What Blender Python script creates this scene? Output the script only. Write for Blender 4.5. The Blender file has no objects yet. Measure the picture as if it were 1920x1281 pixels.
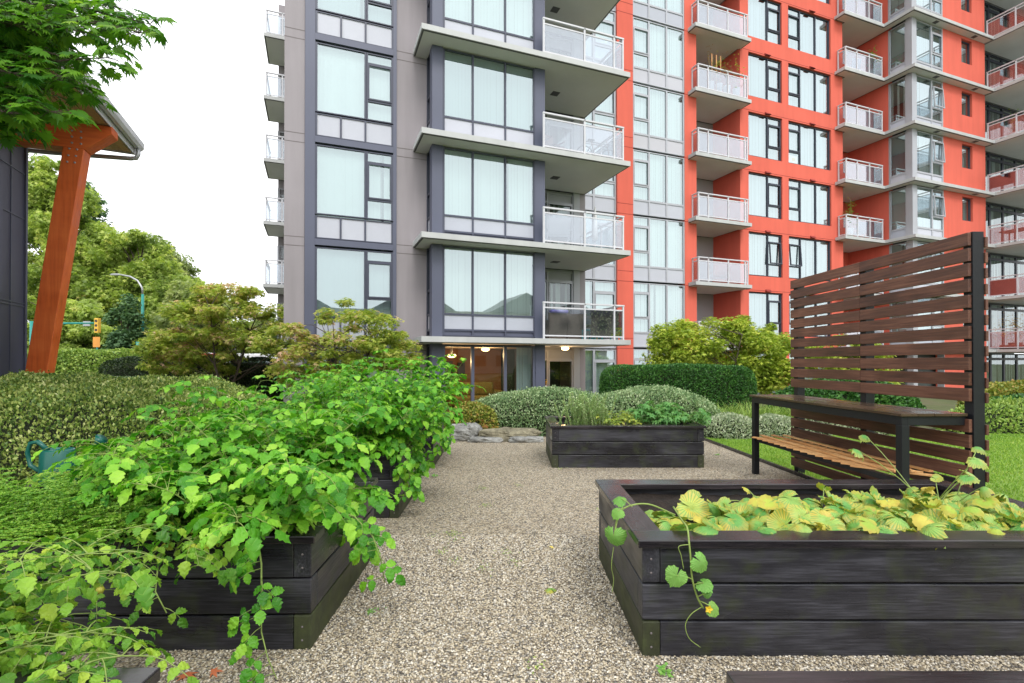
import bpy, math, random
import numpy as np
from mathutils import Vector, Matrix
random.seed(7); RNG = np.random.default_rng(7)
SC = bpy.context.scene; COL = SC.collection
R = math.radians
# ------------------------------------------------------------ camera, sky, sun, exposure
cam = bpy.data.cameras.new('camera'); CAM = bpy.data.objects.new('camera', cam); COL.objects.link(CAM)
CAM.location = (0, 0, 1.5); CAM.rotation_euler = (R(90.4), 0, 0)
cam.lens = 18; cam.sensor_width = 36; cam.shift_y = 32.8/1920; cam.clip_end = 2000; cam.clip_start = .05
SC.camera = CAM
W = bpy.data.worlds.new('World'); SC.world = W; W.use_nodes = True
wn = W.node_tree; wn.nodes.clear()
sky = wn.nodes.new('ShaderNodeTexSky'); sky.sky_type = 'NISHITA'; sky.sun_disc = False
sky.sun_elevation = R(48); sky.sun_rotation = R(200); sky.dust_density = 4; sky.air_density = 1
hs = wn.nodes.new('ShaderNodeHueSaturation'); hs.inputs['Saturation'].default_value = .12
wm = wn.nodes.new('ShaderNodeMixRGB'); wm.inputs[0].default_value = .86
wtc = wn.nodes.new('ShaderNodeTexCoord'); wno = wn.nodes.new('ShaderNodeTexNoise'); wno.inputs['Scale'].default_value = 1.6; wno.inputs['Detail'].default_value = 5
wcr = wn.nodes.new('ShaderNodeValToRGB')
wcr.color_ramp.elements[0].color = (9.3, 9.5, 9.9, 1); wcr.color_ramp.elements[0].position = .3
wcr.color_ramp.elements[1].color = (10.6, 10.7, 10.8, 1); wcr.color_ramp.elements[1].position = .7
wb = wn.nodes.new('ShaderNodeBackground'); wb.inputs[1].default_value = .1
wo = wn.nodes.new('ShaderNodeOutputWorld')
L_ = wn.links.new
L_(sky.outputs[0], hs.inputs['Color']); L_(hs.outputs[0], wm.inputs[1])
L_(wtc.outputs['Generated'], wno.inputs['Vector']); L_(wno.outputs[0], wcr.inputs[0]); L_(wcr.outputs[0], wm.inputs[2])
L_(wm.outputs[0], wb.inputs[0]); L_(wb.outputs[0], wo.inputs[0])
sun = bpy.data.lights.new('sun', 'SUN'); sun.energy = .8; sun.angle = R(18); sun.color = (1, .97, .93)
so = bpy.data.objects.new('sun', sun); COL.objects.link(so); so.rotation_euler = (R(42), 0, R(20+0))
SC.view_settings.view_transform = 'Standard'; SC.view_settings.look = 'None'; SC.view_settings.exposure = 1.05
SC.view_settings.gamma = 1
SC.cycles.max_bounces = 7; SC.cycles.transparent_max_bounces = 12

# ------------------------------------------------------------ materials
class NT:
    def __init__(s, name):
        s.m = bpy.data.materials.new(name); s.m.use_nodes = True; s.t = s.m.node_tree; s.t.nodes.clear()
        s.out = s.n('ShaderNodeOutputMaterial')
    def n(s, k, **kw):
        x = s.t.nodes.new(k)
        for a, b in kw.items(): setattr(x, a, b)
        return x
    def l(s, a, b): s.t.links.new(a, b)
    def noise(s, scale, detail=4, vec=None, rough=.55):
        x = s.n('ShaderNodeTexNoise'); x.inputs['Scale'].default_value = scale; x.inputs['Detail'].default_value = detail
        x.inputs['Roughness'].default_value = rough
        if vec: s.l(vec, x.inputs['Vector'])
        return x.outputs[0]
    def ramp(s, fac, stops):
        x = s.n('ShaderNodeValToRGB'); e = x.color_ramp.elements
        while len(e) < len(stops): e.new(.5)
        for i, (p, c) in enumerate(stops):
            e[i].position = p; e[i].color = (c[0], c[1], c[2], 1)
        s.l(fac, x.inputs[0]); return x.outputs[0]
    def mix(s, fac, a, b, mode='MIX'):
        x = s.n('ShaderNodeMixRGB', blend_type=mode)
        for i, v in zip((0, 1, 2), (fac, a, b)):
            if isinstance(v, (int, float)): x.inputs[i].default_value = v
            elif isinstance(v, tuple): x.inputs[i].default_value = (*v, 1)
            else: s.l(v, x.inputs[i])
        return x.outputs[0]
    def math(s, op, a, b=0.0):
        x = s.n('ShaderNodeMath', operation=op)
        for i, v in zip((0, 1), (a, b)):
            if isinstance(v, (int, float)): x.inputs[i].default_value = v
            else: s.l(v, x.inputs[i])
        return x.outputs[0]
    def bsdf(s, col, rough=.6, bump=None, bs=.3, bd=.01, metal=0, spec=.5, coat=0):
        b = s.n('ShaderNodeBsdfPrincipled')
        if isinstance(col, tuple): b.inputs['Base Color'].default_value = (*col, 1)
        else: s.l(col, b.inputs['Base Color'])
        if isinstance(rough, (int, float)): b.inputs['Roughness'].default_value = rough
        else: s.l(rough, b.inputs['Roughness'])
        b.inputs['Metallic'].default_value = metal; b.inputs['Specular IOR Level'].default_value = spec
        b.inputs['Coat Weight'].default_value = coat
        if bump is not None:
            u = s.n('ShaderNodeBump'); u.inputs['Strength'].default_value = bs; u.inputs['Distance'].default_value = bd
            s.l(bump, u.inputs['Height']); s.l(u.outputs[0], b.inputs['Normal'])
        s.l(b.outputs[0], s.out.inputs[0]); return b
    def obj(s):
        return s.n('ShaderNodeTexCoord').outputs['Object']
    def mapping(s, vec, scale=(1, 1, 1), loc=None):
        x = s.n('ShaderNodeMapping'); x.inputs['Scale'].default_value = scale; s.l(vec, x.inputs['Vector'])
        if loc is not None: s.l(loc, x.inputs['Location'])
        return x.outputs[0]

def mul(c, k): return tuple(min(1, x*k) for x in c)
def paint(name, c, var=.12, scale=1.5, rough=.7, bump=.15, bd=.003, fine=60, metal=0, spec=.4, streak=0, ov=0):
    t = NT(name); o = t.obj()
    n1 = t.noise(scale, 5, o); n2 = t.noise(fine, 3, o)
    f = t.mix(.35, n1, n2)
    if streak:
        n3 = t.noise(1, 4, t.mapping(o, (3, 3, .25))); f = t.mix(streak, f, n3)
    col = t.ramp(f, [(.35, mul(c, 1-var)), (.65, mul(c, 1+var))])
    if ov: col = t.mix(1.0, col, t.ramp(t.n('ShaderNodeObjectInfo').outputs['Random'], [(0, (1-ov*1.5, 1-ov*1.3, 1-ov*1.2)), (.3, (1-ov*.3, 1-ov*.2, 1-ov*.25)), (.8, (1, 1, 1)), (1, (1.0, .97, .93))]), 'MULTIPLY')
    t.bsdf(col, rough, n2, bump, bd, metal, spec); return t.m
def wood(name, stops, rough=(.35, .7), gs=(1.6, 34, 34), bump=.35, bd=.004, algae=0):
    t = NT(name); o = t.obj(); oi = t.n('ShaderNodeObjectInfo')
    cx = t.n('ShaderNodeCombineXYZ')
    rr = t.math('MULTIPLY', oi.outputs['Random'], 37.0); t.l(rr, cx.inputs[0]); t.l(rr, cx.inputs[1])
    v = t.mapping(o, gs, cx.outputs[0])
    g = t.noise(3, 8, v, .65); w = t.noise(1.3, 3, t.mapping(o, (1, 2.5, 2.5), cx.outputs[0]))
    f = t.mix(.45, g, w)
    col = t.ramp(f, stops)
    rv = t.mix(.15, col, t.ramp(oi.outputs['Random'], [(0, mul(stops[0][1], .7)), (1, mul(stops[-1][1], 1.3))]))
    if algae:
        sp = t.n('ShaderNodeSeparateXYZ'); t.l(o, sp.inputs[0])
        an = t.noise(7, 4, o)
        a = t.math('MULTIPLY', t.ramp(an, [(.5, (0, 0, 0)), (.72, (1, 1, 1))]), algae)
        rv = t.mix(a, rv, (.05, .065, .015))
        sp2 = t.ramp(t.noise(90, 2, o), [(.74, (0, 0, 0)), (.8, (.5, .5, .5))])
        rv = t.mix(sp2, rv, (.16, .15, .14))
    ro = t.n('ShaderNodeMapRange'); t.l(w, ro.inputs[0]); ro.inputs[1].default_value = .4; ro.inputs[2].default_value = .6
    ro.inputs[3].default_value = rough[0]; ro.inputs[4].default_value = rough[1]
    t.bsdf(rv, ro.outputs[0], g, bump, bd); return t.m
def leafmat(name, stops, trans=.3, rough=.45, vein=0, spots=None, clump=.25, cs=3.0, veincol=None, spec=.45):
    t = NT(name); ge = t.n('ShaderNodeNewGeometry'); o = t.obj()
    r = ge.outputs['Random Per Island']; cn = t.noise(cs, 3, o)
    f = t.mix(clump, r, t.ramp(cn, [(.3, (0, 0, 0)), (.7, (1, 1, 1))]))
    col = t.ramp(f, stops)
    h = None
    uv = t.n('ShaderNodeUVMap'); uv.uv_map = 'UVMap'
    if spots:
        col = t.mix(t.ramp(t.noise(spots[1], 4, o), [(spots[3], (0, 0, 0)), (spots[3]+.1, (1, 1, 1))]), col, spots[0])
        if spots[2]:
            s2 = t.n('ShaderNodeSeparateXYZ'); t.l(uv.outputs[0], s2.inputs[0])
            e = t.ramp(t.mix(.4, s2.outputs[0], t.noise(14, 3, o)), [(.52, (0, 0, 0)), (.7, (1, 1, 1))])
            col = t.mix(t.math('MULTIPLY', e, spots[2]), col, (.50, .38, .06))
    if vein:
        s2 = t.n('ShaderNodeSeparateXYZ'); t.l(uv.outputs[0], s2.inputs[0])
        wv = t.math('ABSOLUTE', t.math('SINE', t.math('MULTIPLY', s2.outputs[1], vein)))
        vm = t.ramp(wv, [(.0, (1, 1, 1)), (.16 if vein != 6.28 else .75, (0, 0, 0))])
        col = t.mix(t.math('MULTIPLY', vm, .45 if vein != 6.28 else .8), col, veincol or (.30, .42, .12))
        h = wv
    b = t.bsdf(col, rough, h, .5, .004, spec=spec)
    tr = t.n('ShaderNodeBsdfTranslucent'); t.l(t.mix(.5, col, t.mix(1.0, col, (1.3, 1.5, .5), 'MULTIPLY')), tr.inputs[0])
    mx = t.n('ShaderNodeMixShader'); mx.inputs[0].default_value = trans
    t.l(b.outputs[0], mx.inputs[1]); t.l(tr.outputs[0], mx.inputs[2]); t.l(mx.outputs[0], t.out.inputs[0])
    return t.m
def glassmat(name, tint, base=.12, edge=.6, rough=.01, wav=.02, refl=(1, 1, 1)):
    t = NT(name); lw = t.n('ShaderNodeLayerWeight'); lw.inputs[0].default_value = .35
    tr = t.n('ShaderNodeBsdfTransparent'); tr.inputs[0].default_value = (*tint, 1)
    gl = t.n('ShaderNodeBsdfGlossy'); gl.inputs['Roughness'].default_value = rough; gl.inputs[0].default_value = (*refl, 1)
    if wav:
        u = t.n('ShaderNodeBump'); u.inputs['Strength'].default_value = wav; u.inputs['Distance'].default_value = .05
        t.l(t.noise(.9, 2, t.obj()), u.inputs['Height']); t.l(u.outputs[0], gl.inputs['Normal'])
    mr = t.n('ShaderNodeMapRange'); t.l(lw.outputs['Facing'], mr.inputs[0]); mr.inputs[3].default_value = base; mr.inputs[4].default_value = edge
    mx = t.n('ShaderNodeMixShader'); t.l(mr.outputs[0], mx.inputs[0]); t.l(tr.outputs[0], mx.inputs[1]); t.l(gl.outputs[0], mx.inputs[2])
    t.l(mx.outputs[0], t.out.inputs[0]); return t.m
def emit(name, c, s):
    t = NT(name); e = t.n('ShaderNodeEmission'); e.inputs[0].default_value = (*c, 1); e.inputs[1].default_value = s
    t.l(e.outputs[0], t.out.inputs[0]); return t.m

M = {}
M['grey_wall'] = paint('grey_stucco', (.295, .270, .282), .11, .7, .85, .2, streak=.5)
M['navy'] = paint('navy_metal', (.088, .097, .145), .08, .6, .45, .05, spec=.5, streak=.3)
M['navy2'] = paint('navy_window_frame', (.062, .068, .10), .08, 1, .4, .03)
M['navy_dark'] = paint('dark_window_frame', (.035, .04, .06), .08, 2, .4, .03)
M['silver'] = paint('silver_frame', (.40, .41, .44), .06, 1, .4, .03, metal=.2)
M['spandrel'] = paint('pale_spandrel', (.49, .50, .56), .06, .7, .25, .02, ov=.12)
M['slab'] = paint('painted_concrete', (.47, .48, .475), .10, 1.0, .7, .15, streak=.45)
M['soffit'] = paint('soffit', (.60, .60, .58), .07, .8, .8, .1)
M['drip'] = paint('drip_edge', (.09, .09, .09), .1, 3, .6, .1)
M['red'] = paint('red_stucco', (.66, .128, .085), .10, .6, .85, .2, streak=.45)
M['rail'] = paint('white_rail', (.58, .58, .61), .05, 3, .35, .03)
M['joint'] = paint('joint_shadow', (.17, .15, .15), .1, 3, .8, .1)
M['redjoint'] = paint('red_joint', (.26, .035, .028), .1, 3, .8, .1)
M['ltgrey'] = paint('light_grey_panel', (.36, .37, .39), .06, .8, .5, .05)
M['blind'] = paint('vertical_blind', (.60, .69, .67), .06, .6, .6, .05, ov=.4)
M['blind2'] = paint('white_blind', (.48, .54, .58), .06, .6, .6, .05, ov=.4)
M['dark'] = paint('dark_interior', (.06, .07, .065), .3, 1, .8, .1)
M['glass'] = glassmat('window_glass', (.90, .97, .96), .44, .85, refl=(.62, .71, .73))
M['glass2'] = glassmat('clear_window_glass', (.60, .66, .64), .10, .6, refl=(.85, .93, .95))
M['balglass'] = glassmat('balcony_glass', (.82, .86, .88), .20, .75, rough=.05, refl=(.74, .77, .82))
M['navy_panel'] = paint('navy_cladding', (.085, .088, .14), .14, 1.2, .42, .05, streak=.5)
M['blackwood'] = wood('black_stained_board', [(.38, (.006, .006, .008)), (.5, (.020, .020, .025)), (.62, (.060, .060, .072))], (.22, .55), algae=.35)
M['capwood'] = wood('wet_black_cap_board', [(.38, (.007, .007, .008)), (.5, (.018, .016, .018)), (.64, (.050, .040, .044))], (.07, .32), bump=.25, algae=.1)
M['endgrain'] = wood('mossy_board_end', [(.3, (.012, .012, .010)), (.5, (.028, .032, .014)), (.7, (.06, .075, .02))], (.5, .8), gs=(6, 6, 6), algae=.7)
M['slat'] = wood('brown_stained_slat', [(.36, (.030, .011, .007)), (.5, (.095, .036, .022)), (.66, (.22, .096, .058))], (.38, .6), gs=(.9, 22, 22))
M['blackpost'] = paint('black_post', (.007, .008, .011), .35, 3, .5, .3, bd=.004, streak=.4)
M['tabletop'] = wood('wet_brown_table_top', [(.3, (.028, .017, .011)), (.5, (.065, .04, .024)), (.72, (.12, .08, .05))], (.12, .35))
M['cedar'] = wood('cedar_slat', [(.36, (.36, .14, .04)), (.5, (.66, .33, .12)), (.66, (.80, .52, .24))], (.45, .7))
M['orange'] = wood('orange_stained_timber', [(.3, (.42, .06, .010)), (.5, (.66, .12, .018)), (.72, (.80, .20, .035))], (.4, .65), gs=(.5, 9, 9))
M['orangev'] = wood('orange_stained_post', [(.3, (.40, .055, .010)), (.5, (.64, .115, .018)), (.72, (.80, .19, .035))], (.35, .6), gs=(11, 11, .5))
M['soffitwood'] = wood('wood_soffit', [(.3, (.34, .19, .09)), (.5, (.55, .34, .17)), (.72, (.72, .50, .28))], (.5, .8))
M['soil'] = paint('soil', (.025, .017, .012), .5, 12, .95, 1, .03, fine=80)
M['bark'] = paint('bark', (.085, .065, .05), .4, 6, .9, .8, .02, streak=.3)
M['stem'] = paint('green_stem', (.22, .30, .07), .2, 10, .55, .1)
M['stemw'] = paint('woody_stem', (.20, .17, .07), .3, 10, .6, .1)
M['zinc'] = paint('galvanised_gutter', (.40, .41, .42), .1, 3, .35, .05, metal=.5)
M['teal'] = paint('teal_painted_steel', (.02, .26, .22), .1, 3, .4, .05)
M['can'] = paint('green_plastic', (.008, .10, .075), .1, 4, .3, .05)

# ------------------------------------------------------------ mesh helpers
class MB:
    def __init__(s): s.v = []; s.f = []; s.mi = []; s.k = 0
    def add(s, vs, fs):
        o = len(s.v); s.v += [tuple(v) for v in vs]; s.f += [tuple(i+o for i in f) for f in fs]; s.mi += [s.k]*len(fs); return s
    def box(s, x0, x1, y0, y1, z0, z1, M_=None):
        vs = [(x, y, z) for z in (z0, z1) for y in (y0, y1) for x in (x0, x1)]
        if M_ is not None: vs = [tuple(M_ @ Vector(v)) for v in vs]
        return s.add(vs, [(0, 2, 3, 1), (4, 5, 7, 6), (0, 1, 5, 4), (2, 6, 7, 3), (0, 4, 6, 2), (1, 3, 7, 5)])
    def poly(s, pts, z0, z1):
        n = len(pts); vs = [(x, y, z0) for x, y in pts]+[(x, y, z1) for x, y in pts]
        return s.add(vs, [tuple(range(n))[::-1], tuple(range(n, 2*n))]+[(i, (i+1) % n, (i+1) % n+n, i+n) for i in range(n)])
    def tube(s, pts, rs, n=8, caps=True):
        pts = [Vector(p) for p in pts]
        if isinstance(rs, (int, float)): rs = [rs]*len(pts)
        vs = []; up = None
        for i, p in enumerate(pts):
            d = (pts[min(i+1, len(pts)-1)]-pts[max(i-1, 0)])
            if d.length < 1e-9: d = Vector((0, 0, 1))
            d.normalize()
            if up is None: up = d.orthogonal().normalized()
            up = (up-d*up.dot(d)); up = up.normalized() if up.length > 1e-6 else d.orthogonal().normalized()
            w = d.cross(up)
            for j in range(n):
                a = 2*math.pi*j/n; vs.append(p+(up*math.cos(a)+w*math.sin(a))*rs[i])
        fs = [(i*n+j, i*n+(j+1) % n, (i+1)*n+(j+1) % n, (i+1)*n+j) for i in range(len(pts)-1) for j in range(n)]
        if caps: fs += [tuple(range(n))[::-1], tuple(range((len(pts)-1)*n, len(pts)*n))]
        return s.add(vs, fs)
    def lathe(s, prof, c=(0, 0, 0), n=20, sq=1.0):
        vs = [(c[0]+r*math.cos(2*math.pi*j/n), c[1]+r*sq*math.sin(2*math.pi*j/n), c[2]+z) for r, z in prof for j in range(n)]
        fs = [(i*n+j, i*n+(j+1) % n, (i+1)*n+(j+1) % n, (i+1)*n+j) for i in range(len(prof)-1) for j in range(n)]
        return s.add(vs, fs)
    def build(s, name, mats, parent=None, smooth=False, bevel=0, loc=None, rot=None):
        me = bpy.data.meshes.new(name); me.from_pydata(s.v, [], s.f)
        for m in (mats if isinstance(mats, (list, tuple)) else [mats]): me.materials.append(M[m] if isinstance(m, str) else m)
        if any(s.mi): me.polygons.foreach_set('material_index', s.mi)
        if smooth: me.polygons.foreach_set('use_smooth', [True]*len(me.polygons))
        me.update()
        o = bpy.data.objects.new(name, me); COL.objects.link(o)
        if parent: o.parent = parent
        if loc: o.location = loc
        if rot: o.rotation_euler = rot
        if bevel:
            b = o.modifiers.new('bevel', 'BEVEL'); b.width = bevel; b.segments = 2; b.limit_method = 'ANGLE'
        return o
def tag(o, label=None, cat=None, group=None, kind=None):
    if label: o['label'] = label
    if cat: o['category'] = cat
    if group: o['group'] = group
    if kind: o['kind'] = kind
    return o
def thing(name, label, cat, loc=(0, 0, 0), rz=0, group=None):
    o = bpy.data.objects.new(name, None); COL.objects.link(o); o.location = loc; o.rotation_euler = (0, 0, rz)
    return tag(o, label, cat, group)
def kids(o): return [c for c in bpy.data.objects if c.parent == o]
def copy_tree(o, parent=None, childmap=None):
    if childmap is None:
        childmap = {}
        for c in bpy.data.objects:
            if c.parent: childmap.setdefault(c.parent.name, []).append(c)
    c = o.copy(); COL.objects.link(c); c.parent = parent
    for ch in childmap.get(o.name, []): copy_tree(ch, c, childmap)
    return c

def quadmesh(name, V, F, mats, parent=None, uv=None, smooth=False, mi=None):
    """V (n,3) F (m,k) fast mesh"""
    me = bpy.data.meshes.new(name); m, k = F.shape
    me.vertices.add(len(V)); me.vertices.foreach_set('co', V.astype(np.float32).ravel())
    me.loops.add(m*k); me.loops.foreach_set('vertex_index', F.astype(np.int32).ravel())
    me.polygons.add(m); me.polygons.foreach_set('loop_start', np.arange(0, m*k, k, dtype=np.int32))
    try: me.polygons.foreach_set('loop_total', np.full(m, k, dtype=np.int32))
    except Exception: pass
    if uv is not None:
        u = me.uv_layers.new(name='UVMap'); u.data.foreach_set('uv', uv[F.ravel()].astype(np.float32).ravel())
    for x in (mats if isinstance(mats, (list, tuple)) else [mats]): me.materials.append(M[x] if isinstance(x, str) else x)
    if mi is not None: me.polygons.foreach_set('material_index', mi.astype(np.int32))
    if smooth: me.polygons.foreach_set('use_smooth', np.ones(m, dtype=bool))
    me.update(calc_edges=True); me.validate()
    o = bpy.data.objects.new(name, me); COL.objects.link(o)
    if parent: o.parent = parent
    return o

# leaf templates: verts (x side, y along, z up), quads/tris stored as quads (tri = repeated handled separately) -> all triangles
def T_tiny():
    v = [(0, 0, 0), (.3, .5, .08), (0, 1, 0), (-.3, .5, .08)]
    return np.array(v), np.array([(0, 1, 2), (0, 2, 3)]), np.array([(0, 0), (1, .5), (0, 1), (1, .5)], float)
def T_ovate(w=.34, droop=.18, fold=.10):
    ys = [0, .22, .5, .8, 1.0]; ws = [0, w*.9, w, w*.55, 0]
    v = []; uv = []
    for y, x in zip(ys, ws):
        z = -droop*y*y
        if x == 0: v.append((0, y, z)); uv.append((0, y))
        else: v += [(-x, y+.04, z+fold), (0, y, z), (x, y+.04, z+fold)]; uv += [(1, y+.25), (0, y), (1, y+.25)]
    f = [(0, 2, 1), (0, 3, 2)]
    for b in (1, 4): f += [(b, b+1, b+4), (b, b+4, b+3), (b+1, b+2, b+5), (b+1, b+5, b+4)]
    f += [(7, 8, 10), (8, 9, 10)]
    return np.array(v), np.array(f), np.array(uv, float)
def T_serr():
    n = 9; v = [(0, 0, 0)]; uv = [(0, 0)]; f = []
    for i in range(1, n):
        y = i/n; w = .40*math.sin(math.pi*min(1, y**.75))**.8*(1.0 if i % 2 else .78); z = -.2*y*y
        v += [(-w, y+(.05 if i % 2 else 0), z+.09*w*3), (0, y, z), (w, y+(.05 if i % 2 else 0), z+.09*w*3)]; uv += [(1, y+.25), (0, y), (1, y+.25)]
    v.append((0, 1.02, -.22)); uv.append((0, 1))
    f += [(0, 2, 1), (0, 3, 2)]
    for i in range(n-2):
        b = 1+3*i; f += [(b, b+1, b+4), (b, b+4, b+3), (b+1, b+2, b+5), (b+1, b+5, b+4)]
    b = 1+3*(n-2); f += [(b, b+1, b+3), (b+1, b+2, b+3)]
    return np.array(v), np.array(f), np.array(uv, float)
def T_palm(lobes, rbase=.45, ruf=.05, sharp=True, droop=.25, rings=1):
    """lobed leaf: centre at petiole, lobes list of (angle deg from tip, radius)"""
    pts = []
    n = len(lobes)
    for i, (a, r) in enumerate(lobes):
        pts.append((a, r))
        if i < n-1:
            a2, r2 = lobes[i+1]; pts.append(((a+a2)/2, min(r, r2)*rbase))
    v = [(0, 0, 0)]; uv = [(0, 0)]; f = []
    for k in range(1, rings+1):
        q = k/rings
        for i, (a, r) in enumerate(pts):
            rr = r*q if q == 1 else q*(.55*r+.45*.75)
            x = math.sin(R(a))*rr; y = math.cos(R(a))*rr
            z = -droop*rr*rr+ruf*q*(1 if i % 2 else -1)*(1 if k == rings else .4)
            v.append((x, y, z)); uv.append((q, i*.5))
    m = len(pts)
    for i in range(m-1): f.append((0, 1+i+1, 1+i))
    for k in range(rings-1):
        b = 1+k*m
        for i in range(m-1): f += [(b+i, b+i+1, b+m+i+1), (b+i, b+m+i+1, b+m+i)]
    return np.array(v), np.array(f), np.array(uv, float)
TT = {'tiny': T_tiny(), 'serr': T_serr(), 'ovate': T_ovate(), 'long': T_ovate(.2, .25, .05),
      'maple': T_palm([(-150, .35), (-105, .62), (-55, .85), (0, 1.0), (55, .85), (105, .62), (150, .35)], .5, .03, droop=.3),
      'maplebig': T_palm([(-155, .3), (-118, .5), (-100, .68), (-72, .62), (-52, .92), (-30, .7), (-12, .8), (0, 1.05), (12, .8), (30, .7), (52, .92), (72, .62), (100, .68), (118, .5), (155, .3)], .74, .02, droop=.3),
      'cuke': T_palm([(-170, .60), (-140, .76), (-112, .88), (-85, .88), (-62, .84), (-40, .92), (-20, .90), (0, 1.08), (20, .90), (40, .92), (62, .84), (85, .88), (112, .88), (140, .76), (170, .60)], .975, .035, droop=.55, rings=4)}
def unit(a): return a/np.maximum(np.linalg.norm(a, axis=-1, keepdims=True), 1e-9)
def leaves(name, P, A, N, S, kind, mat, parent=None, jitter=0, smooth=False):
    tv, tf, tu = TT[kind]
    P = np.asarray(P, float); A = unit(np.asarray(A, float)); N = np.asarray(N, float); S = np.asarray(S, float).reshape(-1, 1, 1)
    N = unit(N-A*(N*A).sum(1, keepdims=True)); X = np.cross(A, N)
    n = len(P)
    tz = tv[None, :, 2:3]*np.ones((n, 1, 1))
    if jitter: tz = tz*(1+RNG.normal(0, jitter, (n, 1, 1)))+RNG.normal(0, .04, (n, len(tv), 1))*(np.abs(tv[None, :, 1:2])+np.abs(tv[None, :, 0:1]))
    V = P[:, None, :]+S*(tv[None, :, 0:1]*X[:, None, :]+tv[None, :, 1:2]*A[:, None, :]+tz*N[:, None, :])
    F = (tf[None]+(np.arange(n)*len(tv))[:, None, None]).reshape(-1, 3)
    UV = np.tile(tu, (n, 1))
    return quadmesh(name, V.reshape(-1, 3), F, mat, parent, UV, smooth)

# superellipsoid surface sampling
def sesurf(n, c, r, e=3.0, lump=.05, ls=1.5, seed=0, zmin=0.0):
    g = np.random.default_rng(seed); out = []; outn = []; tot = 0
    c = np.array(c); r = np.array(r)
    while tot < n:
        d = unit(g.normal(size=(n*3, 3))); 
        q = np.abs(d)/r; s = (q**e).sum(1)**(-1/e); p = d*s[:, None]
        nr = unit(np.sign(p)*(np.abs(p)/r)**(e-1)/r)
        w = s**2/np.maximum((nr*d).sum(1), .15); keep = g.random(len(w)) < w/np.percentile(w, 99)
        keep &= (p[:, 2]+c[2] > zmin)
        p = p[keep]; nr = nr[keep]; out.append(p); outn.append(nr); tot += len(p)
    p = np.concatenate(out)[:n]; nr = np.concatenate(outn)[:n]
    w = p+c
    L = lump*(np.sin(w[:, 0]*ls*2.1+1)*np.sin(w[:, 1]*ls*1.7+2)+.6*np.sin(w[:, 0]*ls*5.3+w[:, 2]*4)*np.sin(w[:, 1]*ls*4.7+.5))
    return w+nr*L[:, None], nr
def hedge(name, label, cat, c, r, e, n, size, mat, kind='tiny', lump=.04, ls=1.5, seed=1, up=.5, depth=.08, core='core', group=None, spike=.0, coremul=.93):
    t = thing(name, label, cat, (c[0], c[1], 0), 0, group); c0 = (0, 0, c[2])
    P, N = sesurf(n, c0, r, e, lump, ls, seed); g = np.random.default_rng(seed+5)
    P = P-N*(g.random((n, 1))**2)*depth
    if spike:
        k = g.random(n) < .06; P[k] += N[k]*g.random((k.sum(), 1))*spike
    A = unit(N*.7+np.array([0, 0, up])+g.normal(0, .6, (n, 3)))
    NN = unit(N+g.normal(0, .6, (n, 3))+np.array([0, 0, .4]))
    o = leaves('foliage', P, A, NN, size*(.6+.8*g.random(n)), kind, mat, t)
    # inner twig core
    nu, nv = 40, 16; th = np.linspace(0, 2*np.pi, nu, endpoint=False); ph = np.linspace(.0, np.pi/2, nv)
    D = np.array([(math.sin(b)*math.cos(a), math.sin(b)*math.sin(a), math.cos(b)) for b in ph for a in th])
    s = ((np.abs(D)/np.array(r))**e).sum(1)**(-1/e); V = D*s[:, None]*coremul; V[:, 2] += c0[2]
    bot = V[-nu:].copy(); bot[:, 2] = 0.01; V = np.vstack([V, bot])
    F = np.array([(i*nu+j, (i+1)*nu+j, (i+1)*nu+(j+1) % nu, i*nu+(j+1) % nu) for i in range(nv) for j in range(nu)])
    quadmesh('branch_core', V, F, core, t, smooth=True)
    return t
M['core'] = paint('shaded_twigs', (.022, .030, .012), .5, 8, .95, 1, .05, fine=40)

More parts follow.
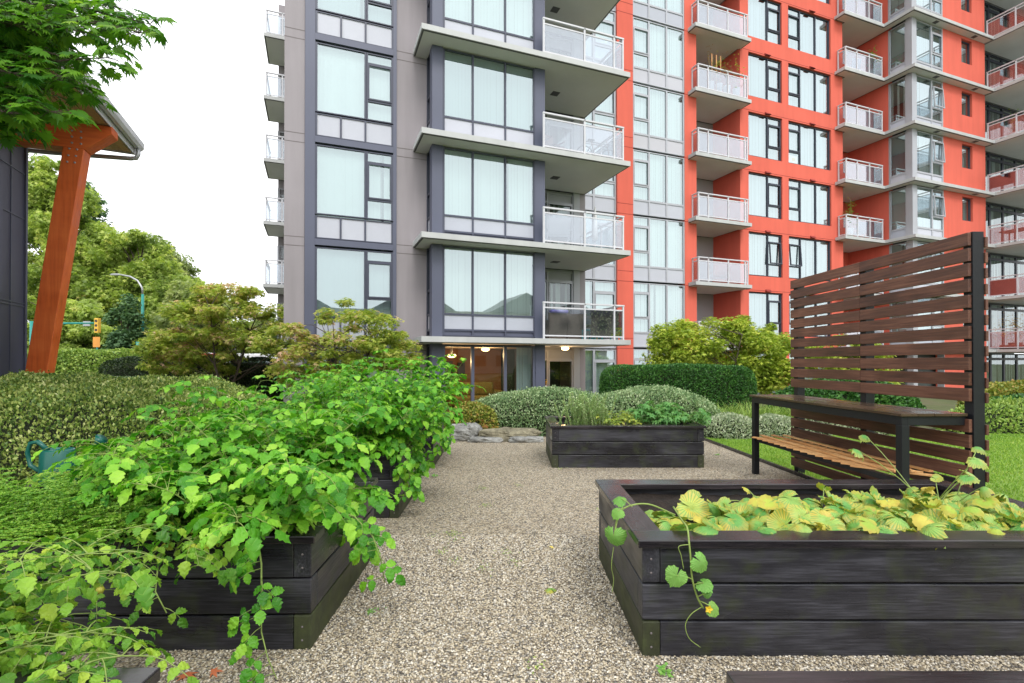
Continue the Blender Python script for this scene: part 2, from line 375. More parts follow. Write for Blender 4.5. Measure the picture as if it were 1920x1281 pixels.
def tree(name, label, cat, base, trunk_h, env, nclump, cl_r, nleaf, size, mat, kind='maple', seed=1, group=None, stems=1, flat=.45, tr=.07, droopy=0, twig=True, shell=.6, multi=None, parts=True):
    """env: list of (cx,cy,cz,rx,ry,rz) relative to base"""
    t = thing(name, label, cat, base, 0, group); g = np.random.default_rng(seed)
    C = []
    w = np.array([e[3]*e[4]*e[5] for e in env])**.7; w = w/w.sum()
    for _ in range(nclump):
        e = env[g.choice(len(env), p=w)]; d = g.normal(size=3); d /= np.linalg.norm(d)
        q = shell+(1-shell)*g.random(); 
        if g.random() < .3: q = g.random()**.5
        C.append(np.array(e[:3])+d*np.array(e[3:])*q)
    C = np.array(C); zmin = trunk_h*.35
    C[:, 2] = np.maximum(C[:, 2], zmin)
    k = g.integers(0, nclump, nleaf); rad = cl_r*(.5+.8*g.random(nclump))
    d = unit(g.normal(size=(nleaf, 3)))*(g.random((nleaf, 1))**.45)
    P = C[k]+d*rad[k][:, None]*np.array([1, 1, flat])
    az = g.random(nleaf)*2*np.pi
    A = np.stack([np.cos(az), np.sin(az), -.35+.3*g.normal(size=nleaf)-droopy], 1)+d*.6
    nn = .35 if size < .15 else .9; N = np.stack([nn*g.normal(size=nleaf), nn*g.normal(size=nleaf)-(.3 if size > .15 else 0), np.ones(nleaf)], 1)
    leaves('crown', P, A, N, size*(.6+.7*g.random(nleaf)), kind, mat, t)
    mb = MB(); zt = max(c[2] for c in C)
    cen = C.mean(0)
    bases = [(0, 0)] if stems == 1 else [(.18*math.cos(i*2.4), .18*math.sin(i*2.4)) for i in range(stems)]
    tops = []
    for i, b in enumerate(bases):
        tx = cen[0]+(0 if stems == 1 else (b[0]*5)); ty = cen[1]+(0 if stems == 1 else b[1]*5)
        pts = [(b[0], b[1], 0)]; n = 7
        for j in range(1, n):
            q = j/(n-1); pts.append((b[0]+(tx-b[0])*q**1.5+g.normal(0, .02)*trunk_h*.5, b[1]+(ty-b[1])*q**1.5+g.normal(0, .02)*trunk_h*.5, q*(zt*.82)))
        mb.tube(pts, [tr*(1-.85*j/(n-1)) for j in range(n)], 7); tops.append(pts)
    for c in C[::(1 if nclump < 90 else 2)]:
        pts = tops[int(g.integers(0, len(tops)))]
        cand = [p for p in pts if p[2] < c[2]-.05*zt] or [pts[1]]
        p0 = Vector(cand[-1] if g.random() < .5 or len(cand) < 3 else cand[-2]); p1 = Vector(c)
        mid = (p0+p1)/2+Vector((g.normal(0, .05), g.normal(0, .05), .12*(p1-p0).length))
        r0 = tr*.28
        mb.tube([p0, (p0+mid)/2+Vector((0, 0, .02)), mid, (mid+p1)/2+Vector((0, 0, .02)), p1], [r0, r0*.8, r0*.55, r0*.35, r0*.12], 5, False)
    mb.build('trunk', 'bark', t, True)
    return t
# ------------------------------------------------------------ ground
def ground_mat():
    t = NT('rough_ground'); o = t.obj()
    c = t.ramp(t.noise(.6, 8, o, .7), [(.3, (.05, .07, .02)), (.5, (.09, .11, .035)), (.7, (.12, .10, .06))])
    t.bsdf(c, .95, t.noise(9, 4, o), .6, .05); return t.m
def gravel_mat():
    t = NT('gravel'); o = t.obj(); v = t.n('ShaderNodeTexVoronoi'); v.inputs['Scale'].default_value = 80; t.l(o, v.inputs['Vector'])
    sp = t.n('ShaderNodeSeparateXYZ'); t.l(v.outputs['Color'], sp.inputs[0])
    c = t.ramp(sp.outputs[0], GST)
    big = t.noise(.9, 4, o)
    c = t.mix(1.0, c, (1.0, .99, .97), 'MULTIPLY'); c = t.mix(.5, c, t.ramp(big, [(.3, (.80, .78, .75)), (.7, (1, .99, .95))]), 'MULTIPLY')
    d = t.ramp(v.outputs['Distance'], [(.45, (1, 1, 1)), (.9, (.35, .32, .29))])
    c = t.mix(1.0, c, d, 'MULTIPLY')
    moss = t.ramp(t.noise(2.3, 6, o, .7), [(.62, (0, 0, 0)), (.8, (.5, .5, .5))])
    c = t.mix(moss, c, (.16, .19, .05))
    inv = t.math('SUBTRACT', 1.0, v.outputs['Distance'])
    t.bsdf(c, .75, inv, 1.0, .008); return t.m
GST = [(0, (0.102, 0.096, 0.085)), (0.13, (0.146, 0.132, 0.113)), (0.26, (0.247, 0.203, 0.14)), (0.37, (0.36, 0.295, 0.202)), (0.52, (0.456, 0.388, 0.273)), (0.68, (0.561, 0.492, 0.367)), (0.84, (0.316, 0.295, 0.261)), (0.94, (0.683, 0.634, 0.539))]
M['ground'] = ground_mat(); M['gravel'] = gravel_mat()
def pebble_mat():
    t = NT('pebble'); ge = t.n('ShaderNodeNewGeometry')
    c = t.ramp(ge.outputs['Random Per Island'], [(p, mul(q, 1.08)) for p, q in GST])
    t.bsdf(c, .55); return t.m
M['pebble'] = pebble_mat()
M['turf'] = paint('lawn_soil', (.17, .27, .045), .3, 2.5, .9, .6, .02, fine=30)
M['road'] = paint('asphalt', (.06, .06, .062), .2, 2, .85, .4, .01)
M['paving'] = paint('concrete_paving', (.36, .35, .33), .1, 1, .85, .2, .01)
def sheet(name, pts, z, mat, kind='structure'):
    o = MB().add([(x, y, z) for x, y in pts], [tuple(range(len(pts)))]).build(name, mat); return tag(o, kind=kind)
sheet('ground', [(-600, -300), (600, -300), (600, 900), (-600, 900)], -.012, 'ground')
sheet('gravel_path', [(-3.9, -4), (4.05, -4), (3.72, 10.2), (2.5, 10.5), (-1.6, 10.5), (-3.9, 9.4)], 0, 'gravel')
sheet('lawn', [(4.06, -4), (22, -4), (22, 9.6), (9, 11.0), (5.4, 10.3), (3.73, 9.9)], .004, 'turf')
sheet('road', [(-60, 27), (-8, 24), (-8, 32), (-60, 36)], -.004, 'road')
sheet('patio', [(-2.0, 13.9), (7.2, 17.3), (6.4, 19.2), (-2.6, 15.4)], .002, 'paving')

g = np.random.default_rng(3)
# pebbles
def pebbles():
    ph = (1+5**.5)/2
    iv = unit(np.array([(-1, ph, 0), (1, ph, 0), (-1, -ph, 0), (1, -ph, 0), (0, -1, ph), (0, 1, ph), (0, -1, -ph), (0, 1, -ph), (ph, 0, -1), (ph, 0, 1), (-ph, 0, -1), (-ph, 0, 1)], float))
    fi = np.array([(0, 11, 5), (0, 5, 1), (0, 1, 7), (0, 7, 10), (0, 10, 11), (1, 5, 9), (5, 11, 4), (11, 10, 2), (10, 7, 6), (7, 1, 8), (3, 9, 4), (3, 4, 2), (3, 2, 6), (3, 6, 8), (3, 8, 9), (4, 9, 5), (2, 4, 11), (6, 2, 10), (8, 6, 7), (9, 8, 1)])
    n = 185000
    Y = 1.35+3.1*g.random(n)**1.25; X = -1.75+4.7*g.random(n)
    ok = (np.abs(X) < Y*1.02)
    ok &= ~((X > .70) & (Y > 2.66)); ok &= ~((X < -1.10) & (Y > 2.68) & (Y < 3.92)); ok &= ~((X < -1.1) & (Y < 1.42)); ok &= ~((X > .68) & (Y < 1.46))
    X = X[ok]; Y = Y[ok]; n = len(X)
    s = (.0027+.0036*g.random(n)**1.6)*(.85+.12*Y); sc = np.stack([s*(.8+.6*g.random(n)), s*(.8+.6*g.random(n)), s*(.45+.35*g.random(n))], 1)
    a = g.random(n)*6.28; ca, sa = np.cos(a), np.sin(a)
    v = iv[None]*sc[:, None]*(1+.12*g.normal(size=(n, 12, 1)))
    x = v[..., 0]*ca[:, None]-v[..., 1]*sa[:, None]; y = v[..., 0]*sa[:, None]+v[..., 1]*ca[:, None]
    V = np.stack([x+X[:, None], y+Y[:, None], v[..., 2]+.002+.004*g.random((n, 1))], 2).reshape(-1, 3)
    F = (fi[None]+(np.arange(n)*12)[:, None, None]).reshape(-1, 3)
    tag(quadmesh('loose_gravel', V, F, 'pebble', smooth=True), kind='stuff')
pebbles()
# lawn grass blades
def grass():
    n = 110000; X = 3.72+g.random(n)**1.3*9.5; Y = 2.6+8.1*g.random(n)**.9
    e = 3.72+.04*(9.9-Y)*.6; ok = (X > e) & (X < Y*1.04+.3) & (Y < 10.2+.1*X); X = X[ok]; Y = Y[ok]; n = len(X)
    h = .02+.025*g.random(n); w = .0035+.001*Y*.6; az = g.random(n)*6.28; lx = .012*g.normal(size=n); ly = .012*g.normal(size=n)
    b0 = np.stack([X-np.cos(az)*w, Y-np.sin(az)*w, np.zeros(n)+.004], 1); b1 = np.stack([X+np.cos(az)*w, Y+np.sin(az)*w, np.zeros(n)+.004], 1)
    tp = np.stack([X+lx, Y+ly, h], 1); V = np.stack([b0, b1, tp], 1).reshape(-1, 3)
    F = np.arange(3*n).reshape(-1, 3)
    tag(quadmesh('lawn_grass', V, F, 'grassblade'), kind='stuff')
M['grassblade'] = leafmat('grass_blade', [(0, (.12, .25, .03)), (.5, (.22, .38, .045)), (.8, (.34, .48, .07)), (1, (.48, .50, .14))], .3, .6, clump=.35, cs=1.2)
grass()
# timber edging of the lawn
MB().add([], []).box(-.02, .02, 0, 14.0, -.02, .045).build('lawn_edging', 'capwood', loc=(4.055, -4, 0), rot=(0, 0, math.atan2(.33, 13.9)), bevel=.004)
tag(bpy.data.objects['lawn_edging'], 'thin dark timber edging strip between gravel and lawn', 'edging')

# ------------------------------------------------------------ apartment building
ANG = math.atan2(370, 960); ST = 2.77; L0 = 2.20
b1 = Vector((math.cos(ANG), math.sin(ANG), 0)); b2 = Vector((-math.sin(ANG), math.cos(ANG), 0)); BP = Vector((-2.39, 13.5, 0))
def BL(u, v, z=0): return BP+b1*u+b2*v+Vector((0, 0, z))
tower = thing('apartment_tower', 'grey and navy apartment tower with glazed corner bay and white balcony slabs', 'apartment building', BP, ANG)
redb = thing('apartment_block', 'orange red apartment block joined to the grey tower, with stacked white balconies', 'apartment building', BP, ANG)
KS = range(0, 6)
def LK(k): return L0+ST*k
def bars(mb, cells, fw, y0, y1):
    vs = {}
    for (x0, x1, rows) in cells:
        z0, z1 = rows[0][0], rows[-1][1]
        for x in (x0, x1):
            a = vs.get(x, (z0, z1)); vs[x] = (min(a[0], z0), max(a[1], z1))
    for x, (z0, z1) in vs.items(): mb.box(x-fw/2, x+fw/2, y0, y1, z0, z1)
    for (x0, x1, rows) in cells:
        zs = sorted({r[0] for r in rows} | {r[1] for r in rows})
        for z in zs:
            e = fw/2; mb.box(x0+e, x1-e, y0+.004, y1, z-e if z > zs[0] else z, z+e if z < zs[-1] else z)
        for r in rows:
            if 'o' in r[2]:      # opening sash
                a, b, c, d = x0+e, x1-e, r[0]+e, r[1]-e; q = .035
                for bx in ((a, a+q, c, d), (b-q, b, c, d), (a+q, b-q, c, c+q), (a+q, b-q, d-q, d)): mb.box(bx[0], bx[1], y0-.022, y0+.003, bx[2], bx[3])
def blinds(x0, x1, z0, z1, seed, opening=0):
    rr = random.Random(seed); mb = MB(); x = x0; w = .095; gap = rr.uniform(x0, x1) if rr.random() < .35 else None
    if not opening and rr.random() < .14: opening = .25
    if opening: gap = None
    while x < x1-.02:
        e = min(x+w, x1); y = .15+rr.uniform(-.006, .006); s = rr.uniform(.003, .011)
        if gap is not None and abs(x-gap) < .05: s = .07; e = x+.04
        if opening and rr.random() < opening: x += w; continue
        mb.add([(x, y, z0), (e, y+s, z0), (e, y+s, z1), (x, y, z1)], [(0, 1, 2, 3)]); x += w
    return mb
def window(parent, u, v, z, cells, fm='navy_dark', fw=.06, bm='blind', glass='glass', rot=0, seed=0, opening=0, sp='spandrel', tilt=None, back=True, ylo=-.02, room=False):
    mb = MB(); bars(mb, cells, fw, ylo, .07)
    w = mb.build('window', fm, parent, loc=(u, v, z), rot=(0, 0, rot))
    pm, sm, bmb = MB(), MB(), MB(); z0 = 1e9; z1 = -1e9
    for (x0, x1, rows) in cells:
        for r in rows:
            e = fw/2
            if r[2][0] == 'g': pm.add([(x0+e, .02, r[0]+e), (x1-e, .02, r[0]+e), (x1-e, .02, r[1]-e), (x0+e, .02, r[1]-e)], [(0, 1, 2, 3)]); z0 = min(z0, r[0]); z1 = max(z1, r[1])
            elif r[2][0] == 's': sm.box(x0+e, x1-e, .012, .05, r[0]+e, r[1]-e)
    pm.build('pane', glass, w)
    if sm.v: sm.build('spandrel_panel', sp, w)
    if bm: blinds(cells[0][0], cells[-1][1], z0, z1, seed, opening).build('vertical_blinds', bm, w)
    if back and not room: MB().add([(cells[0][0], .3, z0), (cells[-1][1], .3, z0), (cells[-1][1], .3, z1), (cells[0][0], .3, z1)], [(0, 1, 2, 3)]).build('room_shade_sheet', 'dark', w)  # flat sheet; its dark colour stands in for the shade of the room
    if tilt:
        x0, x1, a, b = tilt; s = MB(); q = .05; h = b-a
        for bx in ((0, x1-x0, 0, q), (0, x1-x0, h-q, h), (0, q, q, h-q), (x1-x0-q, x1-x0, q, h-q)): s.box(bx[0], bx[1], -.05, 0, bx[2]-h, bx[3]-h)
        so_ = s.build('open_sash', fm, w, loc=(x0, -.03, b), rot=(R(-4), 0, 0))
    return w
def railing(parent, pts, zh=1.06, side=None, z=0):
    """pts polyline in u,v ; posts at every point"""
    r = MB(); gp = []
    for i, (x, y) in enumerate(pts):
        r.box(x-.025, x+.025, y-.025, y+.025, z, z+zh-.02)
        if i < len(pts)-1:
            x2, y2 = pts[i+1]; d = Vector((x2-x, y2-y, 0)); L = d.length; a = math.atan2(d.y, d.x); T = Matrix.Translation((x, y, z)) @ Matrix.Rotation(a, 4, 'Z')
            r.box(-.03, L+.03, -.035, .035, zh-.025+i*.0006, zh+.02+i*.0006, T); r.box(.02, L-.02, -.014, .014, zh-.17, zh-.13, T); r.box(.02, L-.02, -.014, .014, .07, .11, T)
            gp.append((T, L))
    o = r.build('railing', 'rail', parent)
    for T, L in gp:
        gm = MB(); gm.box(.04, L-.04, -.004, .004, .11, zh-.17, T); gm.build('glass_panel', 'balglass', parent)
def slab(parent, pts, name='balcony', th=.15, z=0):
    mb = MB(); mb.poly(pts, z-th, z); 
    cx = sum(p[0] for p in pts)/len(pts); cy = sum(p[1] for p in pts)/len(pts)
    def ins(d, p): 
        return (p[0]+(d if p[0] < cx else -d), p[1]+(d if p[1] < cy else -d))
    mb.k = 1; mb.poly([ins(.03, p) for p in pts], z-th-.016, z-th+.002); mb.k = 2; mb.poly([ins(.07, p) for p in pts], z-th-.020, z-th-.012)
    return mb.build(name, ['slab', 'drip', 'soffit'], parent)

# --- grey tower walls
w = MB()
w.box(-3.39, -2.89, 1.3, 1.7, 0, 18.9); w.box(-3.39, -3.1, 1.7, 14, 0, 18.9); w.box(-.46, .44, 1.3, 1.7, 0, 18.9)
w.box(6.22, 6.5, 2.85, 5.2, 0, 18.9); w.box(-3.39, 6.5, 13.7, 14, 0, 18.9); w.box(-3.1, 6.22, 1.7, 13.7, 18.6, 18.9)
w.box(-4.3, -3.39, 13.72, 15.5, 0, 18.9)
w.build('wall', 'grey_wall', tower)
c = MB(); c.box(-3.0, .35, 2.2, 13.6, 0, 18.5); c.box(.35, 6.1, 4.4, 13.6, 0, 18.5); c.box(.35, 3.9, 2.0, 4.4, L0, 18.5); c.build('light_block_fill', 'dark', tower)  # solid dark fill added so no sky light leaks in behind the windows
for k in KS:
    for dz in (-.36, -.12):
        z = LK(k)+dz
        for a, b in ((-3.392, -2.895), (-.455, .395)): MB().box(a, b, 1.296, 1.31, z, z+.018).build('wall_joint', 'joint', tower)
p = MB(); p.box(-2.885, -2.63, 1.27, 1.6, 0, 18.7); p.box(-.56, -.465, 1.27, 1.6, 0, 18.7)
p.box(.40, .70, .55, .85, 0, 18.7); p.box(3.51, 3.84, .55, .9, 0, 18.7); p.box(.40, .46, 1.22, 1.3, 0, 18.7)
p.box(3.60, 3.84, .9, 2.9, L0+.0, 18.7); p.box(3.78, 3.84, .9, 2.9, 0, L0)
p.build('navy_column', 'navy', tower)
for k in range(-1, 6):
    z = LK(k)
    if k >= 0:
        mb = MB(); mb.box(-2.63, -.56, 1.25, 1.45, z-.30, z-.13); mb.build('floor_band', 'navy', tower)
    lo = .02 if k >= 0 else -2.1
    # big fixed light + side column with sash ; spandrel below
    cells = [(-2.6, -1.97, [(-.10, .52, 's')]), (-1.97, -1.33, [(-.10, .52, 's')])]
    if k >= 0:
        window(tower, 0, 1.30, z, [(-2.6, -1.97, [(-.11, .50, 's')]), (-1.97, -1.32, [(-.11, .50, 's')]), (-1.32, -.58, [(-.11, .50, 's')])], 'navy2', .05, None, back=False).name = 'spandrel_frame'
        window(tower, 0, 1.30, z, [(-2.6, -1.32, [(.54, 2.42, 'g')]), (-1.28, -.58, [(.54, 1.08, 'g'), (1.08, 2.12, 'go'), (2.12, 2.42, 'g')])], 'navy2', .055, 'blind', seed=k, tilt=None)
    else:
        window(tower, 0, 1.30, z, [(-2.6, -1.32, [(.75, 2.42, 'g')]), (-1.28, -.58, [(.75, 2.1, 'g'), (2.1, 2.42, 'g')])], 'navy', .07, 'blind', 'glass2', seed=k, opening=.45)
# bay
for k in range(0, 5):
    z = LK(k)
    cols = [(.73, 1.58), (1.58, 2.57), (2.57, 3.49)]
    window(tower, 0, .57, z, [(a, b, [(.05, .22, 'd'), (.22, .66, 's'), (.66, 2.56, 'g')]) for a, b in cols], 'navy2', .05, 'blind', seed=20+k)
    window(tower, .42, 1.24, z, [(0, .37, [(.05, .22, 'd'), (.22, .66, 's'), (.66, 1.35, 'g'), (1.35, 2.56, 'g')])], 'navy_dark', .06, None, 'glass2', rot=R(-90))
    m = MB(); m.box(.72, 3.5, .60, .62, z+.02, z+.25); m.build('sill_panel', 'navy', tower)
for k in range(0, 6):
    z = LK(k)
    s = slab(tower, [(0, 0), (6.5, 0), (6.5, 2.85), (3.84, 2.85), (3.84, 1.35), (0, 1.35)], th=.15, z=z)
    railing(s, [(3.60, .12), (4.95, .12), (5.98, .12), (6.3, .12), (6.3, 1.4), (6.3, 2.8)], z=z)
    v_ = MB(); v_.box(4.6, 4.85, 1.55, 1.8, z-.185, z-.169); v_.build('soffit_vent', 'drip', s)
    # door wall
    zz = z-ST
    if k == 0: zz = 0
    hh = z-.17-zz
    dm = 'silver'
    top = hh-.42
    wm_ = window(tower, 0, 2.86, zz, [(3.86, 5.0, [(.05, top, 'g'), (top, hh-.08, 'd')]), (5.0, 6.0, [(.05, top, 'go'), (top, hh-.08, 'd')])], dm, .07, None if k == 0 else 'blind', 'glass2', seed=40+k, opening=.35, back=False)
    m = MB(); m.box(3.86, 6.0, 2.90, 2.95, zz+top+.02, zz+hh); m.box(6.0, 6.25, 2.80, 3.1, zz, zz+hh) ; m.build('door_surround', 'ltgrey', tower)
    MB().add([(3.8, 4.3, zz), (6.2, 4.3, zz), (6.2, 4.3, z), (3.8, 4.3, z)], [(0, 1, 2, 3)]).build('room_shade_sheet', 'dark', tower)  # dark sheet, dimness of the space behind the door put into its colour
# left-hand balconies on the far side wall
for k in range(0, 6):
    z = LK(k)
    s = slab(tower, [(-4.75, 11.4), (-3.39, 11.4), (-3.39, 13.7), (-4.75, 13.7)], z=z)
    railing(s, [(-3.5, 11.5), (-4.0, 11.5), (-4.65, 11.5), (-4.65, 13.6)], z=z)
    window(tower, -4.28, 13.70, z, [(0, .3, [(.05, 2.2, 'g')]), (.3, .85, [(.05, 2.2, 'g')])], 'silver', .09, 'blind2', seed=60+k)
# ground floor room, lit
M['warmwall'] = paint('warm_wall', (.34, .15, .06), .1, 1, .8)
M['roomfloor'] = paint('room_floor', (.10, .06, .03), .2, 2, .5)
M['furn'] = paint('dark_furniture', (.03, .022, .018), .2, 3, .5)
M['paleroom'] = paint('room_ceiling', (.42, .33, .25), .1, 1, .8)
rm = MB(); rm.box(.5, 3.75, 4.2, 4.3, 0, 2.0); rm.box(.42, .5, 1.35, 4.3, 0, 2.0)
rm.k = 1; rm.box(.5, 3.75, .9, 4.2, 0, .03); rm.k = 2; rm.box(.5, 3.75, .95, 4.2, 1.96, 2.0); rm.k = 3
rm.box(1.2, 1.8, 3.7, 4.18, .03, 1.55); rm.box(2.1, 2.35, 4.1, 4.19, 1.0, 1.5)
rm.build('ground_floor_room', ['warmwall', 'roomfloor', 'paleroom', 'furn'], tower)
window(tower, 0, .57, 0, [(a, b, [(.05, 1.99, 'g')]) for a, b in [(.73, 1.58), (1.58, 2.57), (2.57, 3.49)]], 'navy', .09, None, 'glass2', room=True)
window(tower, .42, 1.24, 0, [(0, .37, [(.05, 1.99, 'g')])], 'navy_dark', .06, None, 'glass2', rot=R(-90))
blinds(3.0, 3.5, .1, 1.95, 5).build('curtain', 'blind2', tower, loc=(0, .62, 0))
M['warm'] = emit('warm_lamp', (1, .62, .25), 5)
sofa = thing('sofa', 'olive green sofa inside the lit ground floor room, dim behind the glass', 'sofa', BL(2.2, 2.6), ANG)
M['sofa'] = paint('olive_fabric', (.20, .17, .05), .2, 5, .9)
q = MB(); q.box(-.8, .8, -.4, .4, .12, .42); q.build('seat', 'sofa', sofa, bevel=.05); q = MB(); q.box(-.8, .8, .25, .45, .425, .85); q.build('backrest', 'sofa', sofa, bevel=.06)
for s_ in (-1, 1): q = MB(); q.box(s_*.8-.1*(s_ < 0)-0, s_*.8+.1*(s_ > 0), -.4, .45, .12, .6); q.build('armrest', 'sofa', sofa, bevel=.04)
def lamp(label, u, v, z, r, cord=.0, group=None, name='ceiling_light'):
    t = thing(name, label, 'lamp', BL(u, v, z), ANG, group)
    MB().lathe([(.001, .0), (r*.8, -.0), (r, -.03), (r*.9, -.07), (r*.5, -.10), (.001, -.11)], n=16).build('shade', 'warm', t, True)
    MB().lathe([(.001, cord), (.03, cord), (.03, .0), (r*.9, -.001), (.001, -.002)], n=12).build('mount', 'silver', t)
    pl = bpy.data.lights.new('bulb', 'POINT'); pl.energy = 30 if v < 1.65 else 7; pl.color = (1, .62, .3); pl.shadow_soft_size = .1
    po = bpy.data.objects.new('bulb', pl); COL.objects.link(po); po.parent = t; po.location = (0, 0, -.22); return t
lamp('glowing warm patio ceiling light under the lowest balcony slab, right of the bay', 5.1, 1.7, L0-.19, .13)
lamp('small warm light at the left edge of the patio soffit, beside the navy column', 4.1, 2.3, L0-.19, .07)
lamp('conical pendant lamp glowing in the leftmost ground floor bay window', 1.2, 1.5, 1.75, .14, .2, name='pendant_lamp')
lamp('flush ceiling lamp in the middle ground floor bay window', 2.3, 1.6, 1.95, .13)

# --- red block
FR = 4.57
w = MB(); TOP = 24.8
w.box(8.89, 9.66, FR-.10, FR+.4, 0, TOP); w.box(12.33, 12.96, FR-.06, FR+.4, 0, TOP); w.box(12.80, 12.96, FR+.4, 6.3, 0, TOP)
for a, b in ((15.5, 16.0), (18.09, 18.5), (21.37, 22.2)): w.box(a, b, FR, FR+.4, 0, TOP)
w.box(15.5, 15.8, FR+.4, 6.3, 0, TOP); w.box(21.95, 22.2, FR+.4, 6.3, 0, TOP)
w.box(24.95, 25.25, 4.12, 6.6, 0, TOP); 
for k in range(-1, 8):
    z0 = LK(k)-.19 if k >= 0 else 0; z1 = LK(k)+.55
    w.box(16.0, 18.09, FR, FR+.35, z0, z1); w.box(18.5, 21.37, FR, FR+.35, z0, z1)
    # red part of the corner bay, small window opening
    z = LK(k)
    if k >= 0:
        w.box(27.40, 28.95, 3.0, 3.4, z, z+ST-.15) ; w.box(29.85, 30.98, 3.0, 3.4, z, z+ST-.15)
        w.box(28.95, 29.85, 3.0, 3.4, z, z+1.2); w.box(28.95, 29.85, 3.0, 3.4, z+2.45, z+ST-.15)
    else: w.box(27.40, 30.98, 3.0, 3.4, 0, L0-.15)
w.box(30.68, 30.98, 3.4, 6, 0, TOP)
w.build('wall', 'red', redb)
c = MB(); c.box(6.5, 12.8, FR+.5, 14, 0, TOP-.2); c.box(12.7, 31, 6.9, 16, 0, TOP-.2); c.box(16.0, 21.9, FR+.5, 6.9, 0, TOP-.2); c.box(25.3, 30.6, 3.6, 6.9, 0, TOP-.2); c.box(30.6, 41, 6.4, 16, 0, TOP-.2)
c.build('light_block_fill', 'dark', redb)  # unseen dark fill added to keep sky light out of the hollow block
for k in range(0, 7):
    z = LK(k)-.13
    for a, b, y, dz in ((15.5, 22.2, 0, 0), (8.89, 9.66, .10, 0), (8.89, 9.66, .10, .42), (12.33, 12.80, .06, 0)): MB().box(a+.004, b-.004, FR-y-.004, FR-y+.01, z+dz, z+dz+.018).build('wall_joint', 'redjoint', redb)
for k in range(-1, 8):
    z = LK(k); lo = .57
    # silver windows between grey tower and the first red pier
    window(redb, 0, FR, z, [(6.52, 7.85, [(-.12, .5, 's'), (.5, 2.6, 'g')]), (7.85, 8.86, [(-.12, .5, 's'), (.5, 1.1, 'g'), (1.1, 2.15, 'go'), (2.15, 2.6, 'g')])] if k >= 0 else
           [(6.52, 7.85, [(.1, 2.6, 'g')]), (7.85, 8.86, [(.6, 2.15, 'go'), (2.15, 2.6, 'g')])], 'silver', .09, 'blind', seed=80+k)
    window(redb, 0, FR-.02, z, [(9.70, 10.50, [(-.06, .55, 's'), (.55, 1.15, 'g'), (1.15, 2.22, 'go'), (2.22, 2.63, 'g')]), (10.50, 11.4, [(-.06, .55, 's'), (.55, 2.63, 'g')]), (11.4, 12.3, [(-.06, .55, 's'), (.55, 2.63, 'g')])] , 'silver', .075, 'blind', seed=100+k)
    # dark framed windows set in the red wall
    st = (16.85+.25, 18.07, 1.15, 2.1) if k in (1,) else None
    hw = window(redb, 0, FR+.10, z, [(16.03, 17.25, [(.58, 2.54, 'g')]), (17.25, 18.06, [(.58, 1.15, 'g'), (1.15, 2.2, 'g' if k == 1 else 'go'), (2.2, 2.54, 'g')])], 'navy_dark', .055, 'blind2', seed=120+k, ylo=-.03, tilt=((17.28, 18.03, 1.17, 2.2) if k == 1 else None))
    window(redb, 0, FR+.10, z, [(18.53, 19.35, [(.58, 1.15, 'g'), (1.15, 2.2, 'g' if k == 1 else 'go'), (2.2, 2.54, 'g')]), (19.35, 20.4, [(.58, 2.54, 'g')]), (20.4, 21.34, [(.58, 2.54, 'g')])], 'navy_dark', .055, 'blind2', seed=140+k, ylo=-.03, tilt=((18.56, 19.32, 1.17, 2.2) if k == 1 else None))
    if k >= 0:
        for a in (17.0, 19.9):
            h = MB(); h.add([(a, FR, z-.05), (a+.3, FR, z-.05), (a+.3, FR, z-.17), (a, FR, z-.17), (a, FR-.12, z-.17), (a+.3, FR-.12, z-.17)], [(0, 1, 5, 4), (0, 4, 3), (1, 2, 5), (3, 4, 5, 2)]); h.build('vent_hood', 'redjoint', redb)
        window(redb, 28.95, 3.12, z, [(.03, .87, [(1.23, 2.42, 'g')])], 'navy_dark', .08, 'blind2', seed=160+k, opening=.5)
        # corner bay silver windows, front and left face
        window(redb, 0, 3.02, z, [(25.28, 26.5, [(.03, .5, 's'), (.5, 2.55, 'g')]), (26.5, 27.36, [(.03, .5, 's'), (.5, 1.15, 'g'), (1.15, 2.2, 'g' if k in (2, 3, 4) else 'go'), (2.2, 2.55, 'g')])], 'silver', .09, 'blind2', seed=180+k, tilt=((26.53, 27.33, 1.17, 2.2) if k in (2, 3, 4) else None))
        window(redb, 24.97, 4.10, z, [(.03, .82, [(.03, .5, 's'), (.5, 2.55, 'g')])], 'silver', .09, 'blind', seed=200+k, rot=R(-90), opening=.25 if k == 1 else 0)
cp = MB(); cp.box(24.93, 25.25, 2.98, 3.27, 0, TOP); cp.box(27.36, 27.40, 3.0, 3.3, 0, TOP); cp.build('corner_post', 'silver', redb)
